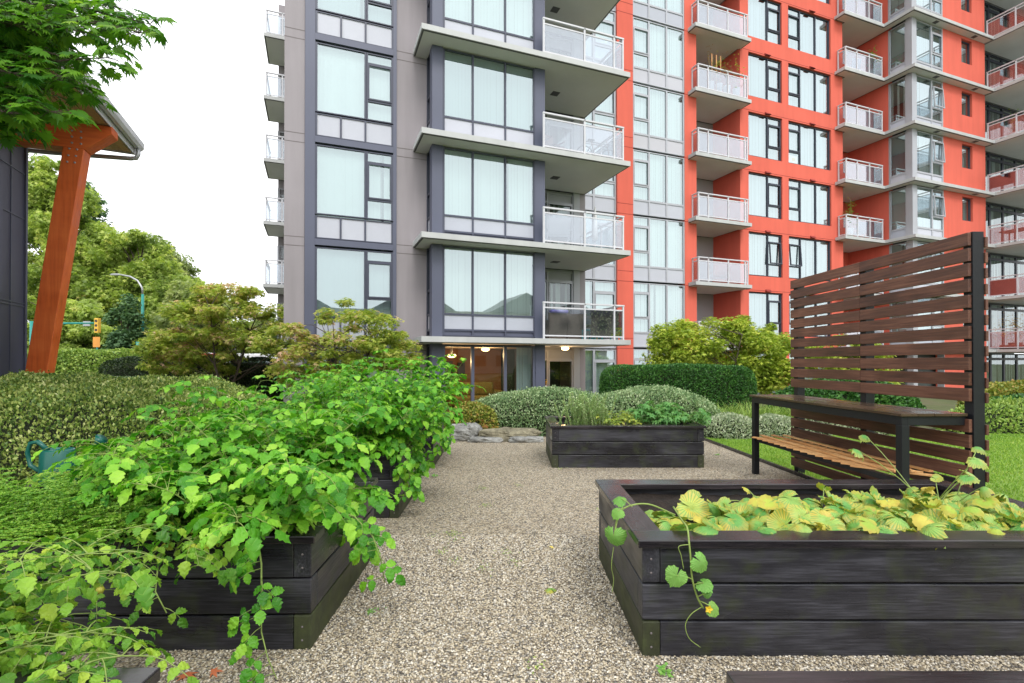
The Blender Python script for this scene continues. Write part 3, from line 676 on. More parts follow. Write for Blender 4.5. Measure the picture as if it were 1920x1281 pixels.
for k in range(0, 9):
    z = LK(k)
    s = slab(redb, [(12.5, 4.02), (15.62, 4.02), (15.62, 4.56), (15.49, 4.56), (15.49, 6.28), (12.97, 6.28), (12.97, 4.50), (12.5, 4.50)], z=z)
    railing(s, [(12.72, 4.49), (12.72, 4.12), (13.25, 4.12), (14.35, 4.12), (15.3, 4.12), (15.45, 4.12)], z=z)
    m = MB(); m.box(13.05, 13.25, 5.0, 5.2, z-.185, z-.169); m.build('soffit_vent', 'drip', s)
    s = slab(redb, [(21.62, 4.02), (24.5, 4.02), (24.5, 2.6), (31.0, 2.6), (31.0, 2.99), (24.94, 2.99), (24.94, 6.28), (22.22, 6.28), (22.22, 4.56), (21.62, 4.56)], z=z)
    railing(s, [(21.8, 4.5), (21.8, 4.12), (22.6, 4.12), (23.5, 4.12), (24.45, 4.12), (24.45, 4.5)], z=z)
    for a in (26.4, 29.6): MB().box(a, a+.25, 2.72, 2.92, z-.185, z-.169).build('soffit_vent', 'drip', s)
    s = slab(redb, [(31.02, -.6), (36.5, -.6), (36.5, 3.42), (31.02, 3.42)], z=z)
    railing(s, [(31.12, 2.95), (31.12, 1.75), (31.12, .6), (31.12, -.5), (32.6, -.5), (34.4, -.5), (36.4, -.5)], z=z)
    h0 = 0 if k == 0 else LK(k-1); 
    for a, b in ((12.97, 15.5), (22.2, 24.95)):
        hh = z-.17-h0
        wd = MB(); wd.box(a, b, 6.28, 6.5, h0, z-.17); wd.build('recess_wall', 'ltgrey' if a < 20 else 'red', redb)
        window(redb, a, 6.25, h0, [(.1, .75, [(.05, min(2.3, hh-.1), 'g')]), (.75, 1.5, [(.05, min(2.3, hh-.1), 'go')])], 'silver', .1, 'blind', 'glass2', seed=220+k, opening=.4)
    wd = MB(); wd.box(31.0, 41, 3.47, 4.9, h0, h0+.2); wd.build('recess_wall', 'slab', redb)
    window(redb, 31.0, 3.44, h0, [(i*1.25, i*1.25+1.25, [(.1, z-h0-.5, 'g'), (z-h0-.5, z-h0-.2, 'g')]) for i in range(7)], 'navy_dark', .14, 'blind', 'glass2', seed=240+k, opening=.5)
pr = MB(); pr.box(8.5, 31.3, 2.3, 16, TOP, TOP+.3); pr.build('roof', 'slab', redb)
# ------------------------------------------------------------ amenity building on the left
ABP = Vector((-8.39, 8.8, 0))
am = thing('amenity_building', 'low building with navy metal panels, orange beam and wooden soffit roof at left edge', 'building', ABP, ANG)
def am_l(X, Y): d = Vector((X, Y, 0))-ABP; return d.dot(b1), d.dot(b2)
q = MB(); q.box(-5, 0, -7, 0, 0, 5.28); q.build('wall', 'navy_panel', am)
q = MB()
for z in (1.0, 2.45, 2.50, 3.95, 4.72): q.box(0, .012, -7, -.0, z, z+.02)
for y in (-.45, -1.5, -2.55, -3.6): q.box(0, .011, y, y+.018, 0, 5.28)
q.build('panel_seam', 'navy', am)
q = MB(); q.box(.012, .03, -1.35, -.72, 2.6, 4.6); q.build('recessed_panel', 'navy_panel', am, bevel=.005)
q = MB(); q.box(-.03, .03, -.03, .03, 0, 5.28); q.build('corner_trim', 'navy', am)
# roof : eave line u=ue running along v, far edge at v=ve
ue, ve = am_l(-7.17, 9.72)
def rz(u): return 5.47+(ue-u)*.03
q = MB(); 
def slope(mb, u0, u1, v0, v1, lo, hi):
    vs = [(u, v, rz(u)+h) for h in (lo, hi) for v in (v0, v1) for u in (u0, u1)]
    mb.add(vs, [(0, 2, 3, 1), (4, 5, 7, 6), (0, 1, 5, 4), (2, 6, 7, 3), (0, 4, 6, 2), (1, 3, 7, 5)])
slope(q, -5.5, ue-.02, ve-7.5, ve-.02, .06, .24); q.build('roof', 'zinc', am)
for i in range(26):
    q = MB(); u1 = ue-.05-i*.14; slope(q, u1-.134, u1, ve-7.4, ve-.05, .0, .055)
    if i < 26: q.build('soffit_board', 'soffitwood', am)
q = MB(); slope(q, ue-.02, ue+.0, ve-7.5, ve, -.02, .27); slope(q, -5.5, ue, ve-.019, ve+.004, -.02, .26); q.build('fascia', 'rail', am)
q = MB(); pr_ = [(0, .10), (.0, 0), (.03, -.03), (.09, -.03), (.13, .02), (.13, .12), (.115, .12), (.115, .03), (.085, -.012), (.04, -.012), (.014, .01), (.014, .10)]
n = len(pr_); vs = [(ue+.003+a, v, rz(ue)+.10+b) for v in (ve-7.5, ve+.03) for a, b in pr_]
q.add(vs, [(i, (i+1) % n, (i+1) % n+n, i+n) for i in range(n)]+[tuple(range(n))[::-1], tuple(range(n, 2*n))]); q.build('gutter', 'rail', am)
q = MB(); zz = rz(ue)+.08; q.tube([(ue+.07, ve-.10, zz), (ue+.07, ve-.10, zz-.12), (ue+.04, ve-.10, zz-.19), (ue-.05, ve-.1, zz-.21), (ue-1.3, ve-.05, zz-.26), (ue-4, ve-.05, zz-.30)], .04, 10); q.build('downspout', 'zinc', am, True)
pu, pv = am_l(-7.24, 8.5)
q = MB(); q.add([(-5, pv-.14, 5.02), (pu+.15, pv-.14, 5.02), (pu+.52, pv-.14, 5.33), (pu+.52, pv-.14, 5.455), (-5, pv-.14, 5.455)]+[(-5, pv+.14, 5.02), (pu+.15, pv+.14, 5.02), (pu+.52, pv+.14, 5.33), (pu+.52, pv+.14, 5.455), (-5, pv+.14, 5.455)],
    [(0, 1, 2, 3, 4), (9, 8, 7, 6, 5), (0, 5, 6, 1), (1, 6, 7, 2), (2, 7, 8, 3), (3, 8, 9, 4), (4, 9, 5, 0)]); q.build('beam', 'orange', am, bevel=.008)
lean = .64
q = MB(); e = .14
vs = [(pu-lean+a*e, pv+b*e, 0) for a, b in ((-1, -1), (1, -1), (1, 1), (-1, 1))]+[(pu+a*e, pv+b*e, 5.02) for a, b in ((-1, -1), (1, -1), (1, 1), (-1, 1))]
q.add(vs, [(3, 2, 1, 0), (4, 5, 6, 7), (0, 1, 5, 4), (1, 2, 6, 5), (2, 3, 7, 6), (3, 0, 4, 7)]); q.build('post', 'orangev', am, bevel=.008)
for i in range(2):
    for jj in range(3):
        q = MB(); zc = 4.78+jj*.11; q.lathe([(.001, .014), (.014, .010), (.017, 0)], n=8); q.build('bolt', 'zinc', am, loc=(pu-.05+i*.1-(5.02-zc)*.127, pv-.141, zc), rot=(R(90), 0, 0))
        q = MB(); q.lathe([(.001, .014), (.014, .010), (.017, 0)], n=8); q.build('bolt', 'zinc', am, loc=(pu-.02+i*.12, pv-.141, 5.1+jj*.1), rot=(R(90), 0, 0))

# ------------------------------------------------------------ raised planters
def plank(parent, name, L, d, h, loc, rz=0, mat='blackwood'):
    q = MB(); nx = max(2, int(L/.12)); rr = random.Random(hash((round(L, 2), loc[0], loc[2])) & 255)
    q.box(0, L, 0, d, 0, h)
    o = q.build(name, mat, parent, bevel=.005, loc=loc, rot=(0, 0, rz)); return o
def planter(label, x, y, rz, L=2.16, D=1.31, H=.6, grp='black timber planter beds'):
    """x,y = front left corner; thing origin there"""
    t = thing('raised_planter', label, 'planter', (x, y, 0), rz, grp)
    T = .09; h = (H-.04)/3
    for i in range(3):
        z = i*h+.002*i; hh = h-.008
        if i == 1:      # front boards run full
            for yy in (0, D-T): plank(t, 'board', L, T, hh, (0, yy, z))
            for xx in (T, L): plank(t, 'board', D-2*T, T, hh, (xx, T, z), R(90))
        else:
            for yy in (.0, D-T): plank(t, 'board', L-2*T-.004, T, hh, (T+.002, yy, z))
            for xx in (T, L): plank(t, 'board', D, T, hh, (xx, 0, z), R(90), 'endgrain' if i == 0 else 'blackwood')
        if i != 1:
            for xx in (.03, L-.06):
                for dz in (.05, .12): MB().lathe([(.001, .003), (.005, .002), (.006, 0)], n=8).build('screw', 'joint', t, loc=(xx+.015, -.0005, z+dz), rot=(R(90), 0, 0))
    z = H-.04; o = .025; w = .16
    plank(t, 'cap_board', L+2*o, w, .04, (-o, -o, z), 0, 'capwood'); plank(t, 'cap_board', L+2*o, w, .04, (-o, D+o-w, z), 0, 'capwood')
    for xx in (-o+w, L+o): plank(t, 'cap_board', D+2*o-2*w-.004, w, .04, (xx, -o+w+.002, z), R(90), 'capwood')
    nx, ny = 30, 18; V = []; gg = np.random.default_rng(int(abs(x*100)))
    for jx in range(ny):
        for i in range(nx): V.append((T+(L-2*T)*i/(nx-1), T+(D-2*T)*jx/(ny-1), H-.09+gg.normal(0, .008)))
    F = [(a*nx+b, a*nx+b+1, (a+1)*nx+b+1, (a+1)*nx+b) for a in range(ny-1) for b in range(nx-1)]
    q = MB(); q.add(V, F); q.build('soil', 'soil', t, True); return t
planter('black timber planter at front right filled with yellowing cucumber vines', .665, 2.62, 0, L=2.62)
planter('black timber planter in the middle distance with rosemary at its left end', .57, 7.31, R(0), L=2.17)
planter('nearest left black timber planter, under drooping green tomato foliage', -3.56, 2.64, R(1), L=2.51)
planter('second left black timber planter along the gravel, its corner showing below the leaves', -3.25, 4.91, R(1))
planter('farthest left black timber planter, nearly hidden by a tall leafy plant', -3.28, 7.24, R(1))
planter('black timber planter whose far rim just shows at the bottom right corner of the photo', .65, .17, R(0), L=2.4)
planter('black timber planter at the bottom left corner, its cap barely visible below tomato stems', -3.2, .15, R(1))

# ------------------------------------------------------------ slatted screen and potting bench
SD = math.atan2(.035, 1)
scr = thing('slatted_privacy_screen', 'tall brown slatted wooden screen on black posts standing behind the bench', 'screen', (3.84, 6.98, 0), SD+R(-90))
# local +x runs toward camera, local y: +y is away from viewer side (+X world)
SL = 2.62; SH = 2.6
for x in (.0, SL/2-.045, SL-.09):
    q = MB(); q.box(x, x+.09, 0, .10, 0, SH+(.02 if x > SL-.2 else -.01)); q.build('post', 'blackpost', scr, bevel=.004)
i = 0; z = SH-.095; rr = random.Random(4)
while z > .1:
    if not (.98 < z < 1.06):
        for a, b in ((-.02, SL/2-.003), (SL/2+.001, SL-.012)):
            q = MB(); q.box(a, b, -.032, -.002, 0, .111); q.build('slat', 'slat', scr, bevel=.003, loc=(0, 0, z+rr.uniform(-.003, .003)))
        q = MB(); q.box(SL-.16, SL+.01, .102, .125, 0, .088); q.build('back_slat', 'slat', scr, bevel=.003, loc=(0, 0, z-.02+rr.uniform(-.003, .003)))
    z -= .1335; i += 1
ben = thing('potting_bench', 'black steel framed bench with wet dark wooden top in front of the slatted screen', 'bench', (3.25, 6.95, 0), SD+R(-90))
TH = 1.06; TW = .58; TL = 2.56
for x in (0, TL-.07):
    q = MB(); q.box(x, x+.07, 0, .07, 0, TH-.1); q.build('leg', 'blackpost', ben, bevel=.004)
q = MB(); q.box(0, TL, 0, .05, TH-.1, TH-.022); q.box(0, .05, .05, TW-.012, TH-.1, TH-.022); q.box(TL-.05, TL, .05, TW-.012, TH-.1, TH-.022); q.build('frame', 'blackpost', ben, bevel=.003)
for i in range(4):
    q = MB(); q.box(-.02, TL+.02, -.02+i*.148, -.02+i*.148+.145, TH-.021, TH+.004); q.build('top_board', 'tabletop', ben, bevel=.003)
q = MB(); q.box(.07, TL-.07, .02, .05, .44, .49); q.box(.07, TL-.07, TW-.06, TW-.03, .44, .49); q.build('shelf_rail', 'blackpost', ben)
mt = thing('wooden_duckboard', 'loose orange cedar slat mat lying on the shelf rail below the bench top', 'slat mat', (3.25, 6.95, .492), SD+R(-90))
for i in range(15):
    q = MB(); a = .10+i*.135; q.box(0, .64, 0, .055, .0, .016); q.build('slat', 'cedar', mt, bevel=.002, loc=(a, -.05, .0), rot=(0, R(0), R(43)))
for i in range(3):
    q = MB(); q.box(.05, 2.35, 0, .045, 0, .018); q.build('cross_slat', 'cedar', mt, bevel=.002, loc=(0, .08+i*.16, .020), rot=(0, 0, R(.5)))

# ------------------------------------------------------------ watering can
wc = thing('watering_can', 'dark teal plastic watering can with curved handle half hidden in the left planter leaves', 'watering can', (-3.42, 3.86, .601), R(176))
q = MB(); q.lathe([(.001, 0), (.12, 0), (.125, .02), (.115, .24), (.105, .25), (.10, .245), (.10, .24), (.001, .235)], n=28, sq=.8); q.build('body', 'can', wc, True)
q = MB(); q.tube([(.08, 0, .24), (.16, 0, .30), (.22, 0, .29), (.245, 0, .22), (.22, 0, .12), (.11, 0, .06)], .016, 10); q.build('handle', 'can', wc, True)
q = MB(); q.tube([(-.09, 0, .05), (-.2, 0, .16), (-.32, 0, .30)], [.035, .022, .016], 10); q.tube([(-.31, 0, .29), (-.35, 0, .33)], [.016, .045], 12); q.build('spout', 'can', wc, True)

# ------------------------------------------------------------ vegetable plants
M['tomato'] = leafmat('tomato_leaf', [(0, (.022, .13, .010)), (.3, (.065, .27, .015)), (.6, (.16, .44, .025)), (.82, (.29, .57, .045)), (.95, (.38, .62, .07)), (1, (.60, .56, .05))], .32, .45, vein=9, clump=.3, cs=3.5, veincol=(.28, .55, .08), spec=.35)
M['tomatofront'] = leafmat('yellowing_tomato_leaf', [(0, (.025, .11, .010)), (.3, (.08, .24, .018)), (.6, (.20, .40, .03)), (.82, (.34, .52, .05)), (.94, (.52, .54, .06)), (1, (.62, .40, .05))], .30, .45, vein=9, clump=.3, cs=3.5, veincol=(.34, .52, .1), spec=.35)
M['cuke'] = leafmat('cucumber_leaf', [(0, (.08, .32, .05)), (.45, (.22, .46, .08)), (.75, (.38, .55, .10)), (1, (.56, .54, .08))], .22, .42, vein=6.28, spots=((.60, .48, .05), 13, .6, .54), clump=.2, cs=4, veincol=(.08, .32, .07), spec=.6)
M['cukegreen'] = leafmat('green_cucumber_leaf', [(0, (.10, .34, .05)), (.5, (.16, .42, .06)), (1, (.26, .50, .08))], .3, .5, vein=6.28, clump=.2, cs=4, veincol=(.42, .6, .2))
M['carrot'] = leafmat('carrot_frond', [(0, (.05, .19, .015)), (.5, (.20, .42, .04)), (1, (.42, .58, .08))], .3, .5, clump=.3)
M['herb'] = leafmat('rosemary_needle', [(0, (.24, .40, .16)), (.5, (.42, .56, .26)), (1, (.62, .70, .38))], .3, .5)
M['herb2'] = leafmat('low_herb_leaf', [(0, (.14, .28, .05)), (.5, (.32, .42, .06)), (1, (.50, .48, .08))], .3, .5)
M['parsley'] = leafmat('curly_kale_leaf', [(0, (.08, .26, .06)), (.5, (.14, .36, .09)), (1, (.26, .46, .13))], .3, .5)
V3 = lambda *a: np.array(a, float)
def curve(p, d, L, n, sag, g, wob=.12):
    pts = [p.copy()]; d = d/np.linalg.norm(d)
    for i in range(n):
        d = d+V3(0, 0, -sag/n)+g.normal(0, wob, 3)/n**.5*.6; d /= np.linalg.norm(d); p = p+d*L/n; pts.append(p.copy())
    return pts
def leafy(name, label, cat, x, y, z0, nst, Ls, spread, mat, g, lf=.055, out=(0, 0), sag=.9, cl=9, clen=.17, group=None, stemmat='stem', fruits=0, kind='serr', bias=None, pairs=(2, 3), upr=1.0, floor=.02):
    t = thing(name, label, cat, (x, y, z0), 0, group); mb = MB(); P, A, N, S = [], [], [], []; fr = []
    for s in range(nst):
        az = g.random()*6.28; b = V3(g.normal(0, spread*.35), g.normal(0, spread*.35), 0)
        d = V3(math.cos(az)*.55+out[0], math.sin(az)*.55+out[1], upr+.3*g.random()); L = Ls*(.65+.5*g.random())
        pts = curve(b, d, L, cl, sag*(.5+g.random()), g)
        pts = [V3(p[0], p[1], max(p[2], -z0+floor)) for p in pts]
        mb.tube(pts, [.006*(1-.7*i/cl) for i in range(cl+1)], 5, False)
        for i in range(2, cl+1):
            for rep in range(2):
                sd = pts[i]-pts[i-1]; sd /= np.linalg.norm(sd)+1e-9
                az2 = g.random()*6.28; ld = V3(math.cos(az2), math.sin(az2), .25+.3*g.random())+sd*.5; ld /= np.linalg.norm(ld)
                l = clen*(.6+.7*g.random()); c = curve(pts[i].copy(), ld, l, 4, .9, g, .08)
                mb.tube(c, [.0025, .002, .0018, .0015, .001], 4, False)
                npair = int(g.integers(pairs[0], pairs[1]+1))
                ax = c[-1]-c[-2]; ax /= np.linalg.norm(ax)
                side = np.cross(ax, V3(0, 0, 1)); side /= np.linalg.norm(side)+1e-9; up = np.cross(side, ax)
                up = up+g.normal(0, .22, 3)
                sz = lf*(.65+.6*g.random())
                P.append(c[-1]); A.append(ax+V3(0, 0, -.25)); N.append(up); S.append(sz*1.25)
                for k in range(npair):
                    q = c[3-k] if 3-k > 0 else c[1]
                    for sg in (-1, 1):
                        P.append(q); A.append(side*sg+ax*.45+V3(0, 0, -.15)+g.normal(0, .15, 3)); N.append(up+g.normal(0, .2, 3)); S.append(sz*(1-.15*k)*(.8+.3*g.random()))
        if fruits and g.random() < fruits: fr.append(pts[int(g.integers(4, cl))])
    leaves('foliage', np.array(P), np.array(A), np.array(N), np.array(S), kind, mat, t, jitter=.5, smooth=True)
    mb.build('stem', stemmat, t, True)
    for p in fr:
        q = MB(); r = .018+.01*g.random(); q.lathe([(.001, -r), (r*.6, -r*.8), (r, 0), (r*.75, r*.65), (.001, r*.8)], n=10); q.build('tomato', 'fruit', t, True, loc=(p[0], p[1]-.02, p[2]-.03))
    return t
M['fruit'] = paint('unripe_tomato', (.5, .48, .07), .25, 12, .25, .02)
g = np.random.default_rng(11)
G1 = 'tomato plants in the left planters'
HH = .51
# nearest left planter
leafy('tomato_plant', 'bushy tomato plant spilling over the near right corner of the nearest left planter', 'tomato plant', -1.42, 2.98, HH, 24, .66, .42, 'tomato', g, .066, out=(.20, -.10), sag=1.2, group=G1, upr=1.3)
leafy('tomato_plant', 'broad leafed tomato plant at the gravel side, middle of the nearest left planter', 'tomato plant', -1.48, 3.50, HH, 24, .74, .42, 'tomato', g, .066, out=(.10, .0), sag=.9, group=G1, upr=1.7)
leafy('tomato_plant', 'tomato plant in the centre of the nearest left planter, low and yellow green', 'tomato plant', -1.98, 3.25, HH, 24, .66, .45, 'tomato', g, .060, sag=1.0, group=G1, upr=1.5)
leafy('tomato_plant', 'tomato plant hanging over the front board of the nearest left planter', 'tomato plant', -1.85, 2.82, HH, 8, .44, .4, 'tomatofront', g, .050, out=(.0, -.35), sag=1.8, group=G1, fruits=.3)
leafy('tomato_plant', 'sparser tomato plant with pale fruit just right of the watering can', 'tomato plant', -2.45, 3.50, HH, 20, .52, .4, 'tomatofront', g, .056, out=(.05, -.05), sag=1.2, group=G1, fruits=.7)
# second left planter
leafy('tomato_plant', 'tall tomato plant at the gravel side, front of the second left planter', 'tomato plant', -1.36, 5.15, HH, 28, .80, .45, 'tomato', g, .064, out=(.26, -.12), sag=.9, group=G1, upr=1.6)
leafy('tomato_plant', 'tall tomato plant at the gravel side, rear of the second left planter', 'tomato plant', -1.40, 5.90, HH, 28, .92, .45, 'tomato', g, .064, out=(.24, .0), sag=.8, group=G1, upr=1.8)
leafy('tomato_plant', 'tomato plant in the middle of the second left planter', 'tomato plant', -2.20, 5.45, HH, 22, .92, .5, 'tomato', g, .060, sag=1.0, group=G1, upr=1.2)
leafy('tomato_plant', 'pale green tomato plant at the hedge end of the second left planter', 'tomato plant', -2.80, 5.35, HH, 20, 1.05, .45, 'tomato', g, .068, out=(-.1, 0), sag=1.2, group=G1)
# far left planter
leafy('tomato_plant', 'tallest tomato plant at the right end of the farthest left planter, against the tower wall', 'tomato plant', -1.42, 7.60, HH, 22, 1.12, .35, 'tomato', g, .075, out=(.16, -.05), sag=1.0, group=G1, upr=1.6)
leafy('tomato_plant', 'tall tomato plant left of the tallest one in the farthest left planter', 'tomato plant', -2.35, 7.75, HH, 15, 1.15, .4, 'tomato', g, .072, sag=1.0, group=G1, upr=1.5)
leafy('tomato_plant', 'tomato plant at the hedge end of the farthest left planter', 'tomato plant', -2.95, 7.75, HH, 12, 1.05, .4, 'tomato', g, .070, sag=1.0, group=G1, upr=1.4)
# foreground planter bottom left
leafy('tomato_plant', 'straggly yellow green tomato plant leaning in from the bottom left corner', 'tomato plant', -1.62, 1.25, HH, 20, .56, .4, 'tomatofront', g, .040, out=(.18, .10), sag=1.7, group=G1, fruits=.15, clen=.15)
leafy('tomato_plant', 'straggly tomato plant at the left photo edge beside the corner one', 'tomato plant', -1.88, 1.38, HH, 28, .60, .4, 'tomatofront', g, .040, out=(.05, .25), sag=1.5, group=G1, fruits=.15, clen=.15)
leafy('tomato_plant', 'tallest foreground tomato plant, blurred leaves at the left photo edge', 'tomato plant', -2.0, 1.75, .42, 12, .75, .35, 'tomatofront', g, .052, out=(.1, .1), sag=1.3, group=G1, clen=.17)
# one long drooping shoot over the corner of the near left planter
def shoot(label, pts, mat, g, lf=.06, group=G1, step=.07, name='trailing_shoot', kind='serr'):
    pts = [V3(*p) for p in pts]; t = thing(name, label, 'vine shoot', tuple(pts[0]), 0, group); o = pts[0]; rel = [p-o for p in pts]
    mb = MB(); mb.tube([Vector(p) for p in rel], [.005*(1-.6*i/len(rel)) for i in range(len(rel))], 6); P, A, N, S = [], [], [], []
    for i in range(1, len(rel)):
        ax0 = rel[i]-rel[i-1]; L = np.linalg.norm(ax0); ax = ax0/L
        for k in range(max(1, int(L/step))):
            p = rel[i-1]+ax0*(k+.5)/max(1, int(L/step)); az = g.random()*6.28
            d = V3(math.cos(az), -abs(math.sin(az))*.8, .1); c = curve(p.copy(), d, .10, 3, .6, g); mb.tube(c, [.0022, .002, .0015, .001], 4, False)
            a = c[-1]-c[-2]; a /= np.linalg.norm(a); sd = np.cross(a, V3(0, -.7, .7)); sd /= np.linalg.norm(sd)
            up = V3(0, -.75, .7)+g.normal(0, .2, 3)
            P.append(c[-1]); A.append(a+V3(0, 0, -.5)); N.append(up); S.append(lf*1.2)
            for s in (-1, 1): P.append(c[2]); A.append(sd*s+a*.3+V3(0, 0, -.35)); N.append(up+g.normal(0, .2, 3)); S.append(lf*(.8+.3*g.random()))
    leaves('foliage', np.array(P), np.array(A), np.array(N), np.array(S), kind, mat, t, jitter=.4, smooth=True); mb.build('stem', 'stem', t, True)
    return t
shoot('long green shoot hanging down the front corner of the nearest left planter to the gravel', [(-1.32, 2.66, .60), (-1.22, 2.50, .52), (-1.20, 2.46, .36), (-1.19, 2.44, .22), (-1.14, 2.40, .12), (-1.08, 2.36, .05)], 'tomato', g, .058, step=.04)
shoot('green shoot arching over the gravel side of the nearest left planter', [(-1.15, 3.1, .62), (-.92, 3.0, .60), (-.80, 2.95, .5), (-.74, 2.92, .36), (-.72, 2.9, .26)], 'tomato', g, .062, step=.04)
shoot('thin shoot hanging from the front board, left of the long corner shoot', [(-1.75, 2.66, .60), (-1.72, 2.5, .55), (-1.68, 2.42, .42), (-1.6, 2.38, .34)], 'tomatofront', g, .048, step=.05)
for i, (yy, zb, lb) in enumerate(((4.98, .22, 'leafy shoot hanging over the front corner of the second left planter'), (5.30, .30, 'leafy shoot hanging over the path side of the second left planter, near its front'), (5.75, .26, 'leafy shoot hanging over the path side of the second left planter, near its back'), (7.35, .25, 'leafy shoot hanging over the path corner of the farthest left planter'), (7.75, .3, 'leafy shoot hanging over the path side of the farthest left planter'), (3.35, .30, 'leafy shoot hanging over the middle of the path side of the nearest left planter'))):
    shoot(lb, [(-1.35, yy, .75), (-1.12, yy-.04, .74), (-1.02, yy-.06, .62), (-.99, yy-.07, .48), (-.97, yy-.05, zb)], 'tomato', g, .070, step=.028)
# carrots
def fronds(label, x0, x1, y0, y1, z, n, g, name='carrot_greens'):
    t = thing(name, label, 'carrot plants', ((x0+x1)/2, (y0+y1)/2, z)); P, A, N, S = [], [], [], []
    for _ in range(n):
        p = V3(g.uniform(-.5, .5)*(x1-x0), g.uniform(-.5, .5)*(y1-y0), 0); az = g.random()*6.28
        c = curve(p, V3(math.cos(az)*.5, math.sin(az)*.5-.3, 1.3), .34*(.6+.6*g.random()), 9, 1.5, g)
        for i in range(3, 10):
            ax = c[i]-c[i-1]; ax /= np.linalg.norm(ax); sd = np.cross(ax, V3(0, 0, 1)); sd /= np.linalg.norm(sd)+1e-9; w = .045*(1-(i-3)/8)
            for s in (-1, 1):
                for k in range(4):
                    q = c[i]+sd*s*w*(k+.5)/4+ax*w*.25*k/4
                    for m in (-1, 0, 1): P.append(q); A.append(ax*.6+sd*s*(.5+m*.8)); N.append(V3(0, -.3, 1)+g.normal(0, .8, 3)); S.append(.016)
    leaves('foliage', np.array(P), np.array(A), np.array(N), np.array(S), 'tiny', 'carrot', t)
    q = MB(); 
    for _ in range(40): c = curve(V3(g.uniform(-.5, .5)*(x1-x0), g.uniform(-.5, .5)*(y1-y0), 0), V3(g.normal(), g.normal(), 3), .2, 4, .6, g); q.tube(c, .0018, 4, False)
    q.build('stem', 'stem', t, True); return t
fronds('feathery bright green carrot tops spilling over the left end of the nearest left planter', -3.25, -1.95, 2.68, 3.25, .53, 560, g)
fronds('feathery carrot tops hanging down over the front boards of the nearest left planter', -3.1, -2.0, 2.62, 2.72, .56, 150, g)
# strawberry-ish low cover under the tomatoes
leafy('strawberry_plant', 'low dark round leafed plant between watering can and tomato plants', 'strawberry plant', -2.35, 3.2, HH, 14, .26, .6, 'parsley', g, .05, sag=1.4, cl=5, clen=.1, pairs=(1, 1))
# --- middle planter herbs
def rosemary(label, x, y, z, n, h, g):
    t = thing('rosemary_bush', label, 'rosemary', (x, y, z)); mb = MB(); P, A, N, S = [], [], [], []
    for _ in range(n):
        az = g.random()*6.28; p = V3(g.normal(0, .16), g.normal(0, .12), 0); c = curve(p, V3(math.cos(az)*.35, math.sin(az)*.35, 1), h*(.5+.6*g.random()), 6, -.1, g, .1)
        mb.tube(c, .003, 4, False)
        for i in range(1, 7):
            for k in range(22):
                q = c[i-1]+(c[i]-c[i-1])*g.random(); a = g.random()*6.28; P.append(q); A.append(V3(math.cos(a), math.sin(a), 1.1)); N.append(V3(-math.cos(a), -math.sin(a), 1)); S.append(.03)
    leaves('foliage', np.array(P), np.array(A), np.array(N), np.array(S), 'tiny', 'herb', t); mb.build('stem', 'stemw', t); return t
rosemary('spiky grey green rosemary bush at the left end of the middle planter', 1.12, 7.72, .52, 90, .50, g)
leafy('low_herb', 'low yellow green herb right of the rosemary in the middle planter', 'herb', 1.62, 7.80, .52, 26, .28, .5, 'herb2', g, .035, sag=1.0, cl=5, clen=.08)
leafy('curly_kale', 'curly deep green kale clump at the right end of the middle planter', 'kale', 2.30, 7.80, .52, 34, .42, .5, 'parsley', g, .06, sag=.9, cl=6, clen=.09, kind='maple')
leafy('low_herb', 'tiny green herb seedlings in the centre of the middle planter', 'herb', 1.95, 8.1, .52, 14, .14, .5, 'parsley', g, .03, sag=1.0, cl=4, clen=.05)
# --- cucumbers
def cuke(label, x, y, n, g, w=.5, dpt=.35, size=.085, hh=.12, mat='cuke'):
    t = thing('cucumber_vine', label, 'cucumber vine', (x, y, .52), 0, 'cucumber vines in the front right planter'); mb = MB(); P, A, N, S = [], [], [], []
    for i in range(n):
        p = V3(g.uniform(-w, w), g.uniform(-dpt, dpt), 0); az = g.random()*6.28
        c = curve(p, V3(math.cos(az)*.7, math.sin(az)*.7, 1), hh*(.4+1.2*g.random()), 4, .3, g); mb.tube(c, [.004, .0035, .003, .003, .0025], 5, False)
        P.append(c[-1]); a2 = g.random()*6.28; A.append(V3(math.cos(a2), math.sin(a2)-.5, -.35)); N.append(V3(g.normal(0, .3), -.45+g.normal(0, .3), 1)); S.append(size*(.55+.75*g.random()))
    for i in range(3):
        c = curve(V3(g.uniform(-w, w), g.uniform(-dpt, dpt), .02), V3(g.normal(), g.normal(), .1), .6, 10, .05, g, .4); mb.tube([V3(np.clip(q[0], -w, w), np.clip(q[1], -dpt, dpt), np.clip(q[2], .01, .06)) for q in c], .004, 5, False)
    leaves('foliage', np.array(P), np.array(A), np.array(N), np.array(S), 'cuke', mat, t, jitter=.9, smooth=True); mb.build('stem', 'stem', t, True); return t
cuke('cucumber vine with browning leaves at the left end of the front right planter', 1.12, 3.0, 34, g, .34, .25, .10, .09)
cuke('cucumber vine with yellow patched leaves, left of centre in the front right planter', 1.70, 3.12, 50, g, .38, .30, .095, .10)
cuke('dense cucumber vine with pale veined leaves, centre of the front right planter', 2.32, 3.08, 66, g, .38, .32, .098, .10)
cuke('cucumber vine with big drooping leaves at the right end of the front right planter', 2.88, 3.12, 56, g, .34, .32, .105, .11)
cuke('tall cucumber shoot with wilted leaves rising before the right screen post', 2.78, 3.35, 8, g, .08, .08, .06, .40)
